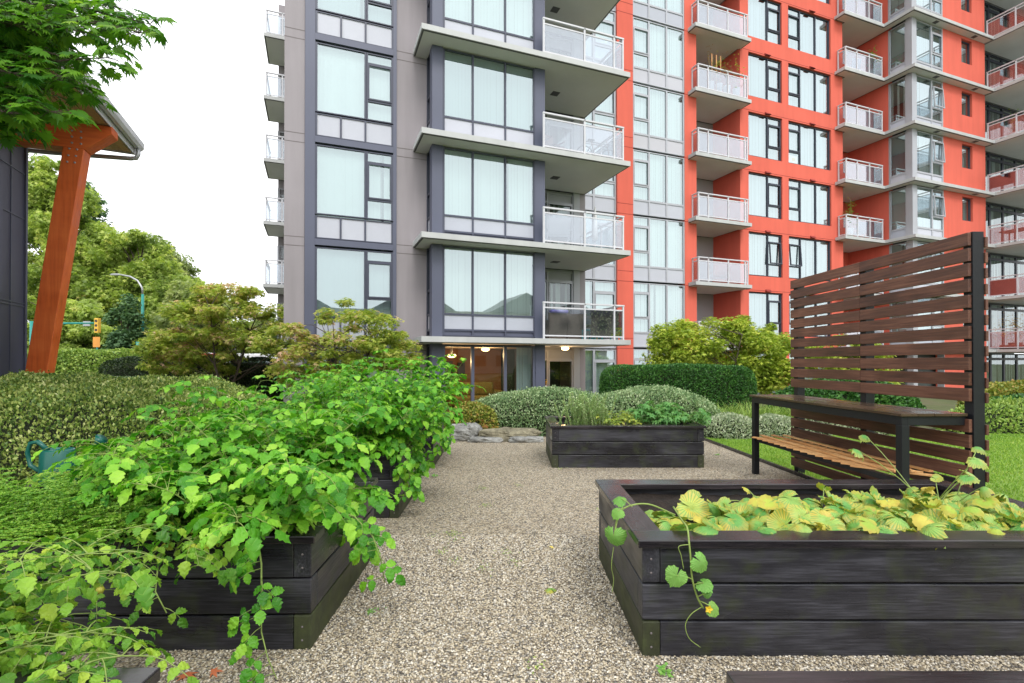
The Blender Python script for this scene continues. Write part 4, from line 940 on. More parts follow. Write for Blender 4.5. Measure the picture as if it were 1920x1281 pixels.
def smooth(pts, k=6):
    P_ = [V3(*p) for p in pts]; P_ = [2*P_[0]-P_[1]]+P_+[2*P_[-1]-P_[-2]]; out = []
    for i in range(1, len(P_)-2):
        for t_ in np.linspace(0, 1, k, endpoint=False):
            a, b, c, d = P_[i-1:i+3]; out.append(tuple(.5*(2*b+(c-a)*t_+(2*a-5*b+4*c-d)*t_*t_+(3*b-a-3*c+d)*t_**3)))
    return out+[tuple(P_[-2])]
M['cukedry'] = leafmat('dry_cucumber_leaf', [(0, (.16, .36, .04)), (.5, (.38, .50, .06)), (.85, (.58, .52, .08)), (1, (.58, .40, .16))], .25, .6, spots=((.48, .30, .08), 20, .6, .60), clump=.2)
cuke('small yellowed crumpled cucumber leaves low at the left end of the front right planter', 1.2, 3.0, 20, g, .42, .24, .055, .05, 'cukedry')
cuke('small yellowed crumpled cucumber leaves low in the middle of the front right planter', 1.95, 3.1, 34, g, .45, .34, .06, .11, 'cukedry')
cuke('small yellowed crumpled cucumber leaves low at the right of the front right planter', 2.7, 3.1, 30, g, .42, .34, .06, .14, 'cukedry')
def hanging(label, stem, lv, g, flower=None, tendrils=()):
    stem = smooth(stem); tendrils = [smooth(q) for q in tendrils]
    t = thing('hanging_cucumber_shoot', label, 'cucumber vine', stem[0]); o = V3(*stem[0]); mb = MB(); mb.tube([Vector(V3(*p)-o) for p in stem], [.005]*(len(stem)-1)+[.002], 6)
    P, A, N, S = [], [], [], []
    for (root, tip, s, n) in lv:
        root = V3(*root)-o; tip = V3(*tip)-o; mb.tube([Vector(root), Vector((root+tip)/2+V3(0, -.01, .008)), Vector(tip)], .0028, 5, False)
        P.append(tip); A.append(V3(*n[0])); N.append(V3(*n[1])); S.append(s)
    leaves('foliage', np.array(P), np.array(A), np.array(N), np.array(S), 'cuke', 'cukegreen', t, jitter=.3, smooth=True)
    for td in tendrils: mb.tube([Vector(V3(*p)-o) for p in td], [.0022]*(len(td)-1)+[.001], 5, False)
    mb.build('stem', 'stem', t, True)
    if flower:
        f = V3(*flower)-o; leaves('flower', np.array([f]*5), np.array([V3(math.cos(a), -.5, math.sin(a)) for a in np.arange(5)*1.2566]), np.array([V3(0, -1, .3)]*5), np.array([.022]*5), 'ovate', 'yellow', t)
    return t
M['yellow'] = leafmat('yellow_petal', [(0, (.85, .55, .02)), (1, (.9, .65, .04))], .3, .5)
def QP(px, py, Y): return ((px-960)/960*Y, Y, 1.5+(680-py)/960*Y)
Y = 2.56
hanging('cucumber shoot with yellow flower hanging down the front board of the right planter', [QP(1262, 950, 2.95), QP(1278, 975, 2.75), QP(1288, 990, 2.62), QP(1291, 1015, 2.57), QP(1294, 1045, Y), QP(1297, 1085, Y), QP(1307, 1120, Y), QP(1318, 1140, Y)],
        [(QP(1296, 1060, Y), QP(1312, 1052, 2.53), .060, ((.75, -.1, -.7), (.3, -.9, .35))), (QP(1297, 1085, Y), QP(1268, 1078, 2.53), .064, ((-.45, -.1, -.8), (-.15, -1, .3))),
         (QP(1300, 1095, Y), QP(1318, 1092, 2.54), .050, ((.2, -.3, -.1), (.1, -.8, .6))), (QP(1310, 1125, Y), QP(1335, 1140, 2.53), .044, ((.6, -.1, -.4), (.1, -.9, .6))), (QP(1306, 1118, Y), QP(1322, 1112, 2.53), .030, ((.5, -.2, .3), (0, -1, .4)))],
        g, QP(1327, 1140, 2.52), [[QP(1314, 1137, Y), QP(1295, 1150, 2.54), QP(1284, 1170, 2.54), QP(1291, 1195, 2.54), QP(1312, 1212, 2.54)], [QP(1293, 1020, Y), QP(1272, 1024, 2.55), QP(1276, 1040, 2.55), QP(1281, 1066, 2.55)]])
hanging('single limp cucumber leaf hanging over the left side of the right planter', [QP(1265, 965, 2.98), QP(1215, 945, 2.95), QP(1175, 950, 2.92), QP(1158, 968, 2.9), QP(1152, 1000, 2.88)],
        [(QP(1160, 965, 2.9), QP(1150, 1004, 2.86), .075, ((.05, 0, -1), (-.5, -.9, .1))), (QP(1170, 952, 2.9), QP(1158, 958, 2.86), .045, ((-.4, -.2, -.3), (-.1, -.5, .9))), (QP(1185, 950, 2.9), QP(1165, 935, 2.95), .05, ((-.5, .2, .1), (0, -.5, .9)))],
        g, None, [[QP(1150, 1025, 2.86), QP(1146, 1060, 2.84), QP(1150, 1085, 2.84), QP(1147, 1110, 2.82)]])
# fallen leaves and weeds
def fallen(label, px, py, s, mat, az, kind='maple', name='fallen_leaf'):
    Y = 1440/(py-680); X = (px-960)/960*Y; t = leaves(name, np.array([(0, 0, 0)]), np.array([(math.cos(az), math.sin(az), .1)]), np.array([(.1, -.25, 1.)]), np.array([s]), kind, mat, None)
    t.location = (X, Y, .022); return tag(t, label, 'leaf')
M['deadred'] = leafmat('russet_leaf', [(0, (.50, .10, .04)), (1, (.62, .22, .10))], .2, .6)
M['deadyel'] = leafmat('yellow_fallen_leaf', [(0, (.75, .58, .08)), (1, (.8, .66, .2))], .2, .6)
fallen('small yellow fallen leaf on the gravel, middle of the path', 1033, 1030, .035, 'deadyel', .8)
fallen('curled yellow green cucumber leaf lying on the gravel path', 1033, 1110, .05, 'cuke', 2.4, 'cuke')
fallen('red maple leaf on the gravel at the bottom edge, left of the path', 352, 1274, .07, 'deadred', 2.0)
fallen('pale orange maple leaf on the gravel, right beside the red one', 400, 1266, .05, 'deadred', .4)
for (px, py, s, lb) in ((1247, 1265, .05, 'bright green weed in the gravel below the right planter corner'), (1262, 1185+80, .0, ''), (815, 895, .05, 'tiny weed beside the second left planter end'), (1345, 855, .05, 'small clover weed in gravel right of the middle planter'), (700, 1150, .03, 'sparse weed in the gravel by the nearest left planter')):
    if not s: continue
    Y = 1440/(py-680); X = (px-960)/960*Y; n = 26
    a = g.random(n)*6.28
    t = leaves('weed', np.stack([g.normal(0, .02, n), g.normal(0, .02, n), .008+.015*g.random(n)], 1), np.stack([np.cos(a), np.sin(a), .3+g.random(n)*.4], 1), np.stack([0*a, -.4+0*a, 1+0*a], 1), np.full(n, s*.45), 'ovate', 'cukegreen'); t.location = (X, Y, .004); tag(t, lb, 'weed')
M['ivy'] = leafmat('ivy_panel_leaf', [(0, (.02, .03, .015)), (.4, (.08, .12, .03)), (.7, (.25, .28, .10)), (1, (.6, .6, .42))], .1, .5, clump=.1)
M['dead'] = leafmat('dry_leaf', [(0, (.3, .18, .08)), (1, (.55, .36, .16))], .2, .6); M['autumn'] = leafmat('autumn_leaf', [(0, (.3, .18, .05)), (.5, (.6, .35, .08)), (1, (.7, .5, .1))], .3, .6)
M['bluegrey'] = paint('blue_grey_fabric', (.08, .12, .2), .1, 3, .8); M['brownred'] = paint('red_brown_wood', (.4, .1, .06), .1, 3, .6); M['paper'] = paint('paper', (.8, .78, .7), .03, 3, .7)
# ------------------------------------------------------------ hedges, shrubs, trees
M['boxw'] = leafmat('variegated_box_leaf', [(0, (.035, .08, .015)), (.3, (.11, .20, .032)), (.55, (.25, .34, .065)), (.75, (.44, .50, .14)), (.9, (.62, .64, .28)), (1, (.76, .74, .42))], .15, .45, clump=.35, cs=3.2)
M['boxgrey'] = leafmat('grey_green_leaf', [(0, (0.069, 0.149, 0.057)), (0.35, (0.172, 0.287, 0.115)), (0.65, (0.322, 0.437, 0.207)), (1, (0.598, 0.667, 0.414))], .15, .45, clump=.3, cs=3)
M['boxred'] = leafmat('red_tinted_leaf', [(0, (.10, .16, .02)), (.5, (.25, .30, .04)), (.75, (.42, .36, .08)), (1, (.5, .18, .08))], .2, .45)
M['silverleaf'] = leafmat('silver_edged_leaf', [(0, (.16, .24, .13)), (.5, (.38, .45, .28)), (1, (.72, .74, .55))], .2, .5)
M['yew'] = leafmat('yew_leaf', [(0, (.012, .05, .010)), (.5, (.04, .14, .022)), (.85, (.10, .26, .04)), (1, (.30, .48, .09))], .1, .5, clump=.35, cs=3)
M['yewdark'] = leafmat('dark_yew_leaf', [(0, (.012, .03, .010)), (.6, (.03, .06, .018)), (1, (.08, .12, .03))], .1, .5)
M['lime'] = leafmat('laurel_leaf', [(0, (0.103, 0.196, 0.034)), (0.5, (0.253, 0.391, 0.069)), (1, (0.483, 0.575, 0.138))], .2, .45)
M['vine'] = leafmat('vine_maple_leaf', [(0, (.12, .20, .04)), (.3, (.28, .38, .06)), (.55, (.46, .52, .10)), (.68, (.58, .54, .14)), (.78, (.74, .52, .38)), (1, (.76, .42, .36))], .45, .5, clump=.5, cs=1.6)
M['vine2'] = leafmat('yellow_green_vine_maple_leaf', [(0, (0.144, 0.23, 0.029)), (0.35, (0.316, 0.431, 0.057)), (0.65, (0.517, 0.604, 0.086)), (0.88, (0.719, 0.719, 0.144)), (0.96, (0.85, 0.575, 0.201)), (1, (0.85, 0.359, 0.23))], .35, .5, clump=.4, cs=1.3)  # yellow green leaf colours with a few orange ones
M['farleaf'] = leafmat('yellow_green_tree_leaf', [(0, (.07, .12, .03)), (.3, (.22, .31, .07)), (.6, (.42, .53, .12)), (.85, (.64, .68, .18)), (1, (.76, .66, .22))], .45, .6, clump=.6, cs=.7)
M['farleaf2'] = leafmat('olive_tree_leaf', [(0, (.06, .10, .03)), (.4, (.22, .29, .09)), (.75, (.40, .46, .17)), (1, (.60, .62, .28))], .4, .6, clump=.55, cs=.55)
M['farleaf3'] = leafmat('deep_green_tree_leaf', [(0, (0.03, 0.075, 0.03)), (0.5, (0.075, 0.165, 0.06)), (1, (0.21, 0.33, 0.12))], .25, .6, clump=.4, cs=.5)
M['maple'] = leafmat('maple_leaf', [(0, (.025, .11, .012)), (.4, (.075, .22, .018)), (.75, (.18, .38, .03)), (1, (.38, .56, .06))], .45, .45, clump=.4, cs=1.4, spec=.35)
hedge('box_hedge_mound', 'large clipped mound of cream flecked small leaved box behind the left planters', 'hedge', (-6.1, 6.75, .0), (2.85, 2.5, 1.27), 3.1, 150000, .034, 'boxw', lump=.07, ls=1.3, seed=2, depth=.16, spike=.05)
hedge('box_hedge_mound', 'low grey green shrub mound behind the orange post at left', 'hedge', (-8.9, 11.6, 0), (2.9, 1.3, 1.12), 2.6, 26000, .045, 'boxgrey', seed=3, depth=.1)
hedge('shrub_mound', 'rounded grey green shrub mound left of centre behind the middle planter', 'shrub', (.75, 11.3, 0), (1.85, .95, .90), 2.5, 34000, .040, 'boxgrey', seed=4, depth=.12, spike=.06)
hedge('shrub_mound', 'rounded grey green shrub mound before the yew hedge, right of its twin', 'shrub', (3.05, 11.3, 0), (1.6, 1.0, .93), 2.4, 32000, .040, 'boxgrey', seed=5, depth=.12, spike=.06)
hedge('small_shrub', 'yellow green shrub with reddish tips between tomato plant and grey mound', 'shrub', (-.85, 10.7, 0), (.62, .45, .62), 2.2, 7000, .05, 'boxred', kind='ovate', seed=6, depth=.15)
hedge('yew_hedge', 'square clipped dark green yew hedge in front of the red building', 'hedge', (4.15, 13.0, 0), (1.85, .55, 1.42), 9, 70000, .042, 'yew', seed=7, lump=.025, depth=.07)
hedge('laurel_hedge', 'long bright green clipped hedge beside the road beyond the orange post', 'hedge', (-17.2, 20.2, 0), (3.9, .8, 1.95), 8, 42000, .085, 'lime', kind='ovate', seed=8, depth=.12)
hedge('yew_hedge', 'dark clipped hedge under the left vine maple', 'hedge', (-9.6, 15.6, 0), (2.7, .6, 1.62), 9, 42000, .05, 'yewdark', seed=9, lump=.03, depth=.08)
hedge('laurel_hedge', 'hedge at the right edge beyond the lawn with bronze new growth', 'hedge', (15.5, 13.6, 0), (3.2, .9, .95), 5, 32000, .07, 'boxred', kind='ovate', seed=10, depth=.15)
hedge('low_shrub', 'low deep green shrub in front of the bronze hedge at the right edge', 'shrub', (13.3, 12.4, 0), (2.2, .8, .72), 2.4, 16000, .08, 'yew', kind='ovate', seed=11, depth=.2)
hedge('silver_shrub', 'silver white leaved low shrub right of the middle planter, left clump', 'shrub', (4.35, 10.35, 0), (.62, .4, .42), 2.3, 7000, .04, 'silverleaf', seed=12, depth=.12)
hedge('silver_shrub', 'silver white leaved low shrub just left of the bench leg, right clump', 'shrub', (5.3, 10.5, 0), (.6, .42, .38), 2.3, 7000, .04, 'silverleaf', seed=13, depth=.12)
hedge('silver_shrub', 'silver leaved shrub seen between the lower screen slats', 'shrub', (7.0, 10.9, 0), (1.2, .5, .45), 2.3, 9000, .045, 'silverleaf', seed=14, depth=.12)
hedge('green_shrub', 'lush green shrub beyond the lawn at the right photo edge', 'shrub', (11.0, 11.3, 0), (1.5, .6, .62), 2.2, 13000, .07, 'lime', kind='long', seed=15, depth=.3, spike=.1)
hedge('green_shrub', 'green leafy shrub behind the screen, seen through its gaps', 'shrub', (8.3, 12.8, 0), (1.9, .8, 1.1), 2.3, 22000, .07, 'yew', kind='ovate', seed=16, depth=.2)
def grasses(label, x, y, rx, ry, n, h, mat, seed):
    g = np.random.default_rng(seed); t = thing('daylily_clump', label, 'daylily', (x, y, 0)); V = []; F = []
    for i in range(n):
        p = V3(g.uniform(-rx, rx), g.uniform(-ry, ry), 0); az = g.random()*6.28; c = curve(p, V3(math.cos(az)*.4, math.sin(az)*.4, 1), h*(.6+.6*g.random()), 5, 1.0, g); w = .011; sd = V3(-math.sin(az), math.cos(az), 0)
        b = len(V)
        for j, q in enumerate(c): ww = w*(1-j/5.2); V += [q-sd*ww, q+sd*ww]
        F += [(b+2*j, b+2*j+1, b+2*j+3, b+2*j+2) for j in range(5)]
    quadmesh('blade', np.array(V), np.array(F), mat, t); t.children[0]['kind'] = 'stuff'; return t
grasses('tall arching yellow green daylily leaves between yew hedge and screen', 5.1, 11.2, .7, .4, 900, .75, 'lime', 21)
grasses('daylily leaves right behind the far bench leg', 6.3, 11.3, .6, .4, 700, .7, 'lime', 22)
tree('vine_maple', 'spreading vine maple with bronze tipped leaves left of the tower', 'tree', (-7.9, 14.0, 0), 2.6, [(.0, 0, 2.45, 1.75, 1.2, 1.25), (-.8, 0, 1.9, 1.2, 1.0, .9), (1.3, .3, 2.3, 1.1, .8, 1.0)], 130, .34, 19000, .085, 'vine', seed=31, stems=4, tr=.05)
tree('vine_maple', 'vine maple with pinkish leaves standing before the tower windows', 'tree', (-3.85, 11.7, 0), 2.2, [(.0, 0, 1.95, 1.35, .9, 1.05), (-1.1, 0, 1.6, .9, .8, .8), (1.1, 0, 1.75, .75, .6, .6)], 110, .30, 15000, .072, 'vine', seed=32, stems=4, tr=.045)
tree('vine_maple', 'yellow green vine maple behind the yew hedge before the red block', 'tree', (6.4, 15.4, 0), 2.4, [(.0, 0, 1.75, 1.9, 1.0, 1.15), (-1.4, 0, 1.9, 1.0, .8, .8), (1.5, 0, 1.5, .9, .8, 1.15)], 170, .38, 30000, .085, 'vine2', seed=33, stems=4, tr=.05, flat=.7)
tree('vine_maple', 'smaller yellow green maple right behind the slatted screen', 'tree', (9.6, 15.0, 0), 2.0, [(.0, 0, 1.4, 1.5, .9, 1.0)], 70, .36, 12000, .085, 'vine2', seed=34, stems=3, tr=.045)
BG = 'trees beyond the road at left'
tree('street_tree', 'tall airy yellow green tree just right of the navy wall, topmost in the row', 'tree', (-32.5, 37, 0), 10, [(0, 0, 8.5, 3.6, 3, 6.3), (2.2, 0, 5.5, 3.4, 3, 4.2), (-1, 0, 13.2, 2.4, 2, 3.0)], 260, .9, 62000, .22, 'farleaf', seed=41, group=BG, tr=.3, stems=1, flat=.8)
tree('street_tree', 'broad yellow green tree with drooping layered branches behind the street lamp', 'tree', (-28.5, 38, 0), 8, [(0, 0, 6.5, 3.4, 3, 5.4), (2.2, 0, 4.5, 3.4, 3, 4.2)], 240, .9, 56000, .22, 'farleaf', seed=42, group=BG, tr=.28, flat=.8)
tree('street_tree', 'olive green tree farther back with a rounded crown against the white sky', 'tree', (-37, 52, 0), 11, [(0, 0, 8.5, 3.6, 3, 6.2), (2.6, 0, 6.5, 3.4, 3, 5.2)], 230, 1.0, 52000, .28, 'farleaf2', seed=43, group=BG, tr=.35, flat=.6)
tree('street_tree', 'right hand olive tree whose crown slopes down towards the tower', 'tree', (-33, 51, 0), 9, [(-1.5, 0, 7.5, 3.0, 3, 5.2), (1.4, 0, 5.2, 3.4, 3, 4.3)], 230, 1.0, 52000, .28, 'farleaf2', seed=44, group=BG, tr=.33, flat=.6)
tree('conifer', 'dark conifer top poking above the yellow green trees behind the orange post', 'tree', (-38.5, 46, 0), 14, [(0, 0, 8, 2.2, 2, 8.0), (0, 0, 15.0, 1.2, 1.0, 3.4)], 150, .9, 24000, .30, 'farleaf3', 'long', seed=45, tr=.3, flat=.25, droopy=.2)
tree('ivy_clad_tree', 'narrow dark ivy clad tree right of the traffic signal', 'tree', (-21.6, 28.5, 0), 5, [(0, 0, 3.0, .75, .7, 2.8), (.2, 0, 1.6, 1.0, .9, 1.4)], 60, .5, 12000, .17, 'farleaf3', 'ovate', seed=46, tr=.2, flat=.9)
tree('street_tree', 'low yellowish tree between orange post and ivy clad tree under the signal arm', 'tree', (-26.5, 31, 0), 4, [(0, 0, 2.8, 3.4, 1.6, 2.3), (-3.6, 0, 3.2, 2.6, 1.6, 2.6)], 130, .75, 24000, .24, 'farleaf', seed=47, group=BG, tr=.16, flat=.5)
tree('street_tree', 'green tree filling the gap left of the vine maple', 'tree', (-17.8, 31, 0), 5, [(-1.5, 0, 3.2, 2.2, 1.6, 3.2), (2.4, 0, 2.2, 2.4, 1.6, 2.0), (.0, 0, 3.9, 1.6, 1.4, 2.6)], 130, .8, 26000, .24, 'farleaf2', seed=48, group=BG, tr=.2, flat=.5)
# overhanging maple: trunk out of frame left, boughs reach in
def overhang():
    base = (-6.3, 3.9, 0); t = thing('maple_tree', 'dark green maple reaching in from the top left corner', 'tree', base); g = np.random.default_rng(51); mb = MB()
    mb.tube([(0, 0, 0), (.05, 0, 1.2), (.1, .05, 2.6), (.25, .05, 4.0), (.4, 0, 5.6)], [.16, .14, .12, .09, .04], 10)
    o = V3(*base); P, A, N, S = [], [], [], []
    ends = []
    for px, py, Y in [(280, 45, 4.0), (235, 30, 4.4), (262, 62, 3.7), (200, 75, 4.2), (225, 10, 4.0), (160, 20, 4.5), (150, 110, 3.9), (205, 110, 3.6), (110, 60, 4.0), (60, 20, 4.4), (60, 110, 3.8), (130, 150, 3.6), (90, 170, 3.8), (160, 175, 3.7), (40, 190, 3.6), (20, 80, 4.2), (60, 225, 3.7), (20, 245, 3.8), (100, 215, 3.5), (-60, 60, 4), (-60, 180, 4), (-80, -80, 4.3), (60, -60, 4.2), (180, -40, 4.2), (110, 10, 3.6), (30, 150, 3.4), (30, 50, 3.5), (0, 120, 4.0), (60, 60, 3.6), (120, 90, 4.3), (10, 210, 3.4), (150, 60, 3.6), (20, 10, 3.6), (90, 120, 4.2), (70, 165, 4.3), (15, 165, 4.1), (-30, 120, 3.6), (-30, 20, 3.8), (195, 45, 3.9), (60, 90, 4.4), (20, 60, 4.5)]:
        e = V3(*QP(px-8, py-6, Y))-o; ends.append(e)
    for e in ends:
        s = V3(.2, .05, 3.0+1.6*g.random()); m = s*.45+e*.55+V3(0, 0, .25); pts = []
        for q in np.linspace(0, 1, 9): pts.append(s*(1-q)**2+2*m*q*(1-q)+e*q*q+g.normal(0, .015, 3))
        mb.tube(pts, [.03*(1-q)**1.3+.003 for q in np.linspace(0, 1, 9)], 6, False)
        for q in np.concatenate([np.linspace(.6, 1, 13), [1.0, 1.0]]):
            i = min(7, int(q*8)); f = q*8-i; p0 = pts[i]*(1-f)+pts[i+1]*f if i < 8 else pts[8]
            for k in range(4):
                az = g.random()*6.28; p = p0+V3(math.cos(az), math.sin(az), -.3+.5*g.random())*(.07+.12*g.random()); mb.tube([p0, (p0+p)/2+V3(0, 0, .01), p], .0016, 4, False)
                P.append(p); A.append(V3(math.cos(az)+.35, math.sin(az)-.2, -.55+.25*g.normal())); N.append(V3(g.normal(0, .35), -.35+g.normal(0, .3), 1)); S.append(.09*(.7+.6*g.random()))
    leaves('crown', np.array(P), np.array(A), np.array(N), np.array(S), 'maplebig', 'maple', t, jitter=.4); mb.build('trunk', 'bark', t, True)
overhang()
# ------------------------------------------------------------ rocks
M['rock'] = paint('grey_rock', (.24, .24, .225), .45, 4, .85, 1, .04, fine=14)
M['mossrock'] = paint('mossy_brown_rock', (.20, .18, .12), .5, 5, .85, 1, .04, fine=14)
def rock(label, px, py, w, h, d, Y, seed, mat='rock', group='rocks edging the bed behind the gravel'):
    X = (px-960)/960*Y; g = np.random.default_rng(seed); nu, nv = 28, 14; V = []
    ph = g.random(6)*6
    for i in range(nv):
        b = math.pi*i/(nv-1)
        for j_ in range(nu):
            a = 2*math.pi*j_/nu; dx, dy, dz = math.sin(b)*math.cos(a), math.sin(b)*math.sin(a), math.cos(b)
            e = 4.0; s = (abs(dx)**e+abs(dy)**e+abs(dz)**e)**(-1/e)
            s *= 1+.10*math.sin(3*a+ph[0]+2*b)+.07*math.sin(7*a+ph[1])*math.sin(5*b+ph[2])+.03*g.normal()
            V.append((dx*s*w/2, dy*s*d/2, dz*s*h/2+h*.38))
    F = [(i*nu+j_, (i+1)*nu+j_, (i+1)*nu+(j_+1) % nu, i*nu+(j_+1) % nu) for i in range(nv-1) for j_ in range(nu)]
    q = MB(); q.add(V, F); o = q.build('rock', mat, None, False, loc=(X, Y, 0), rot=(0, 0, g.normal(0, .08))); tag(o, label, 'rock', group)
rock('pale grey boulder at the left end of the rock row beside the tomato planter', 872, 810, .62, .34, .5, 10.0, 1)
rock('long flat mossy brown rock left of the middle planter', 955, 812, 1.15, .25, .45, 9.95, 2, 'mossrock')
rock('flat grey rock slab right of the middle planter, before the yew hedge', 1345, 790, .9, .26, .5, 10.9, 3)
rock('low pale rock half buried in gravel before the long mossy rock', 910, 828, .6, .10, .22, 9.7, 4)
rock('low pale rock touching the left side of the middle planter back', 985, 826, .62, .11, .24, 9.7, 5)
# ------------------------------------------------------------ street furniture beyond
sl = thing('street_lamp', 'teal street lamp with a curved arm and pale head rising from the trees', 'street lamp', (QP(267, 0, 30)[0], 30, 0))
q = MB(); q.tube([(0, 0, 0), (0, 0, 5.5)], [.11, .07], 10); q.build('pole', 'teal', sl, True)
q = MB(); q.tube([(0, 0, 5.5), (-.05, 0, 5.9), (-.3, 0, 6.3), (-.75, 0, 6.55), (-1.3, 0, 6.65)], .05, 8); q.build('arm', 'zinc', sl, True)
q = MB(); q.lathe([(.001, -.06), (.12, -.05), (.17, 0), (.12, .05), (.001, .07)], n=14, sq=.5); o = q.build('lamp_head', 'ltgrey', sl, True, loc=(-1.6, 0, 6.66)); o.scale = (2.1, 1, 1)
o = MB().lathe([(.09, 0), (.09, 2.6), (.001, 2.62)], n=12).build('teal_post', 'teal', None, True, loc=(QP(262, 0, 27)[0]-.1, 27, 0)); tag(o, 'short teal steel post standing behind the bright hedge', 'post')
sg = thing('traffic_signal', 'yellow traffic signal on a horizontal teal mast arm right of the orange post', 'traffic light', (QP(60, 0, 26)[0], 26, 0))
q = MB(); q.tube([(0, 0, 0), (0, 0, 3.6)], .1, 10); q.build('pole', 'teal', sg, True)
q = MB(); q.tube([(0, 0, 3.48), (3.2, 0, 3.50)], .05, 8); q.build('mast_arm', 'teal', sg, True)
M['sigyel'] = paint('signal_yellow', (.75, .45, .06), .1, 3, .5)
q = MB(); q.box(3.22, 3.42, -.1, .1, 3.0, 3.75); q.build('signal_head', 'sigyel', sg, bevel=.02)
M['lens'] = paint('dark_lens', (.05, .03, .02), .2, 3, .2)
for i in range(3): q = MB(); q.lathe([(.001, 0), (.07, 0)], n=14); q.build('lens', 'lens', sg, loc=(3.32, -.105, 3.15+i*.23), rot=(R(90), 0, 0))
q = MB(); q.box(2.6, 2.95, -.03, .03, 3.35, 3.6); q.build('camera_box', 'ltgrey', sg, bevel=.01)
q = MB(); q.tube([(0, 0, 0), (0, 0, 2.35)], .035, 8)
ss = thing('street_sign', 'orange topped narrow teal sign post right of the traffic signal', 'sign', (QP(182, 0, 25)[0], 25, 0)); q.build('pole', 'teal', ss, True)
M['sgno'] = paint('orange_sign', (.7, .3, .06), .1, 3, .6); q = MB(); q.box(-.17, .17, -.05, -.036, 2.25, 2.75); q.build('sign_face', 'sgno', ss)
vn = thing('parked_van', 'white van with red tail beyond the dark hedge, glimpsed under the vine maple', 'van', (QP(478, 0, 27)[0], 27, 0), R(10))
M['white'] = paint('white_vehicle_paint', (.75, .75, .76), .03, 1, .25, .02); M['redp'] = paint('red_vehicle_paint', (.6, .03, .04), .05, 1, .25, .02); M['rubber'] = paint('rubber', (.02, .02, .02), .2, 8, .8)
prf = [(-2.2, .35), (2.1, .35), (2.2, .9), (1.6, 1.15), (1.0, 1.85), (.7, 1.95), (-2.1, 2.0), (-2.25, 1.7)]
q = MB(); n = len(prf); q.add([(a, y, b) for y in (-.9, .9) for a, b in prf], [tuple(range(n)), tuple(range(n, 2*n))[::-1]]+[(i, i+n, (i+1) % n+n, (i+1) % n) for i in range(n)]); q.build('body', 'white', vn, bevel=.06)
q = MB(); q.box(-2.26, -1.2, -.92, -.905, .7, 1.95); q.build('tail_panel', 'redp', vn)
q = MB(); q.box(-.9, .9, -.915, -.902, 1.25, 1.75); q.build('window', 'glass2', vn)
for x in (-1.5, 1.4):
    for y in (-.9, .72): q = MB(); q.lathe([(.001, 0), (.2, 0), (.33, .02), (.34, .16), (.2, .18), (.001, .18)], n=20); q.build('wheel', 'rubber', vn, loc=(x, y+.18, .34), rot=(R(90), 0, 0))
# far low buildings / guard rail
q = MB(); q.box(-3.5, 3.5, -.03, .03, 1.75, 1.95)
o = thing('guard_rail', 'white roadside rail above the bright hedge right of the orange post', 'rail', (QP(110, 0, 24)[0], 24, 0)); q.build('rail', 'white', o)
for x in (-3.2, 0, 3.2): MB().box(x-.05, x+.05, -.05, .05, 0, 1.75).build('post', 'white', o)
# ------------------------------------------------------------ things on balconies
def onb(u, v, k): return BL(u, v, LK(k)+.002)
M['wicker'] = paint('grey_brown_wicker', (.20, .15, .12), .25, 6, .8, 1, .01, fine=40); M['turq'] = paint('turquoise_plastic', (.03, .45, .50), .1, 3, .35); M['blue'] = paint('violet_cushion', (.16, .13, .50), .1, 3, .8)
M['dkred'] = paint('maroon_fabric', (.14, .03, .035), .15, 4, .8); M['pot'] = paint('white_pot', (.72, .72, .70), .06, 3, .4); M['brownf'] = paint('brown_furniture', (.12, .06, .05), .2, 5, .6)
def pot_plant(label, u, v, k, ph, pr, plh, mat, seed, kind='ovate', n=160, pm='pot', sp=.22, name='potted_plant'):
    t = thing(name, label, 'potted plant', onb(u, v, k), ANG); MB().lathe([(.001, 0), (pr*.75, 0), (pr, ph), (pr*.9, ph), (pr*.88, ph-.03), (.001, ph-.03)], n=16).build('pot', pm, t, True)
    g = np.random.default_rng(seed); P = g.normal(0, 1, (n, 3))*np.array([sp*.5, sp*.5, plh*.25])+np.array([0, 0, ph+plh*.5]); a = g.random(n)*6.28
    leaves('foliage', P, np.stack([np.cos(a), np.sin(a), .2+0*a], 1), np.stack([.3*g.normal(size=n), .3*g.normal(size=n), 1+0*a], 1), np.full(n, .09), kind, mat, t, jitter=.3)
    q = MB(); [q.tube([(0, 0, ph-.05), (P[i][0]*.5, P[i][1]*.5, P[i][2]*.7), tuple(P[i])], .006, 4, False) for i in range(6)]; q.build('stem', 'stemw', t); return t
def chair(label, u, v, k, mat, rz=0, group=None, s=1.0, name='patio_chair'):
    t = thing(name, label, 'chair', onb(u, v, k), ANG+rz, group)
    q = MB(); q.box(-.25*s, .25*s, -.25*s, .25*s, .40, .45); q.build('seat', mat, t, bevel=.01)
    q = MB(); q.add([(-.25*s, .22*s, .455), (.25*s, .22*s, .455), (.25*s, .26*s, .455), (-.25*s, .26*s, .455), (-.27*s, .30*s, .95), (.27*s, .30*s, .95), (.27*s, .34*s, .95), (-.27*s, .34*s, .95)], [(0, 1, 5, 4), (2, 3, 7, 6), (4, 5, 6, 7), (1, 2, 6, 5), (3, 0, 4, 7)]); q.build('backrest', mat, t)
    for x in (-.22*s, .20*s):
        for y in (-.22*s, .18*s): MB().box(x, x+.03, y, y+.03, 0, .398).build('leg', mat, t)
    for x in (-.30*s, .26*s): MB().box(x, x+.04, -.22*s, .22*s, .62, .65).build('armrest', mat, t)
    return t
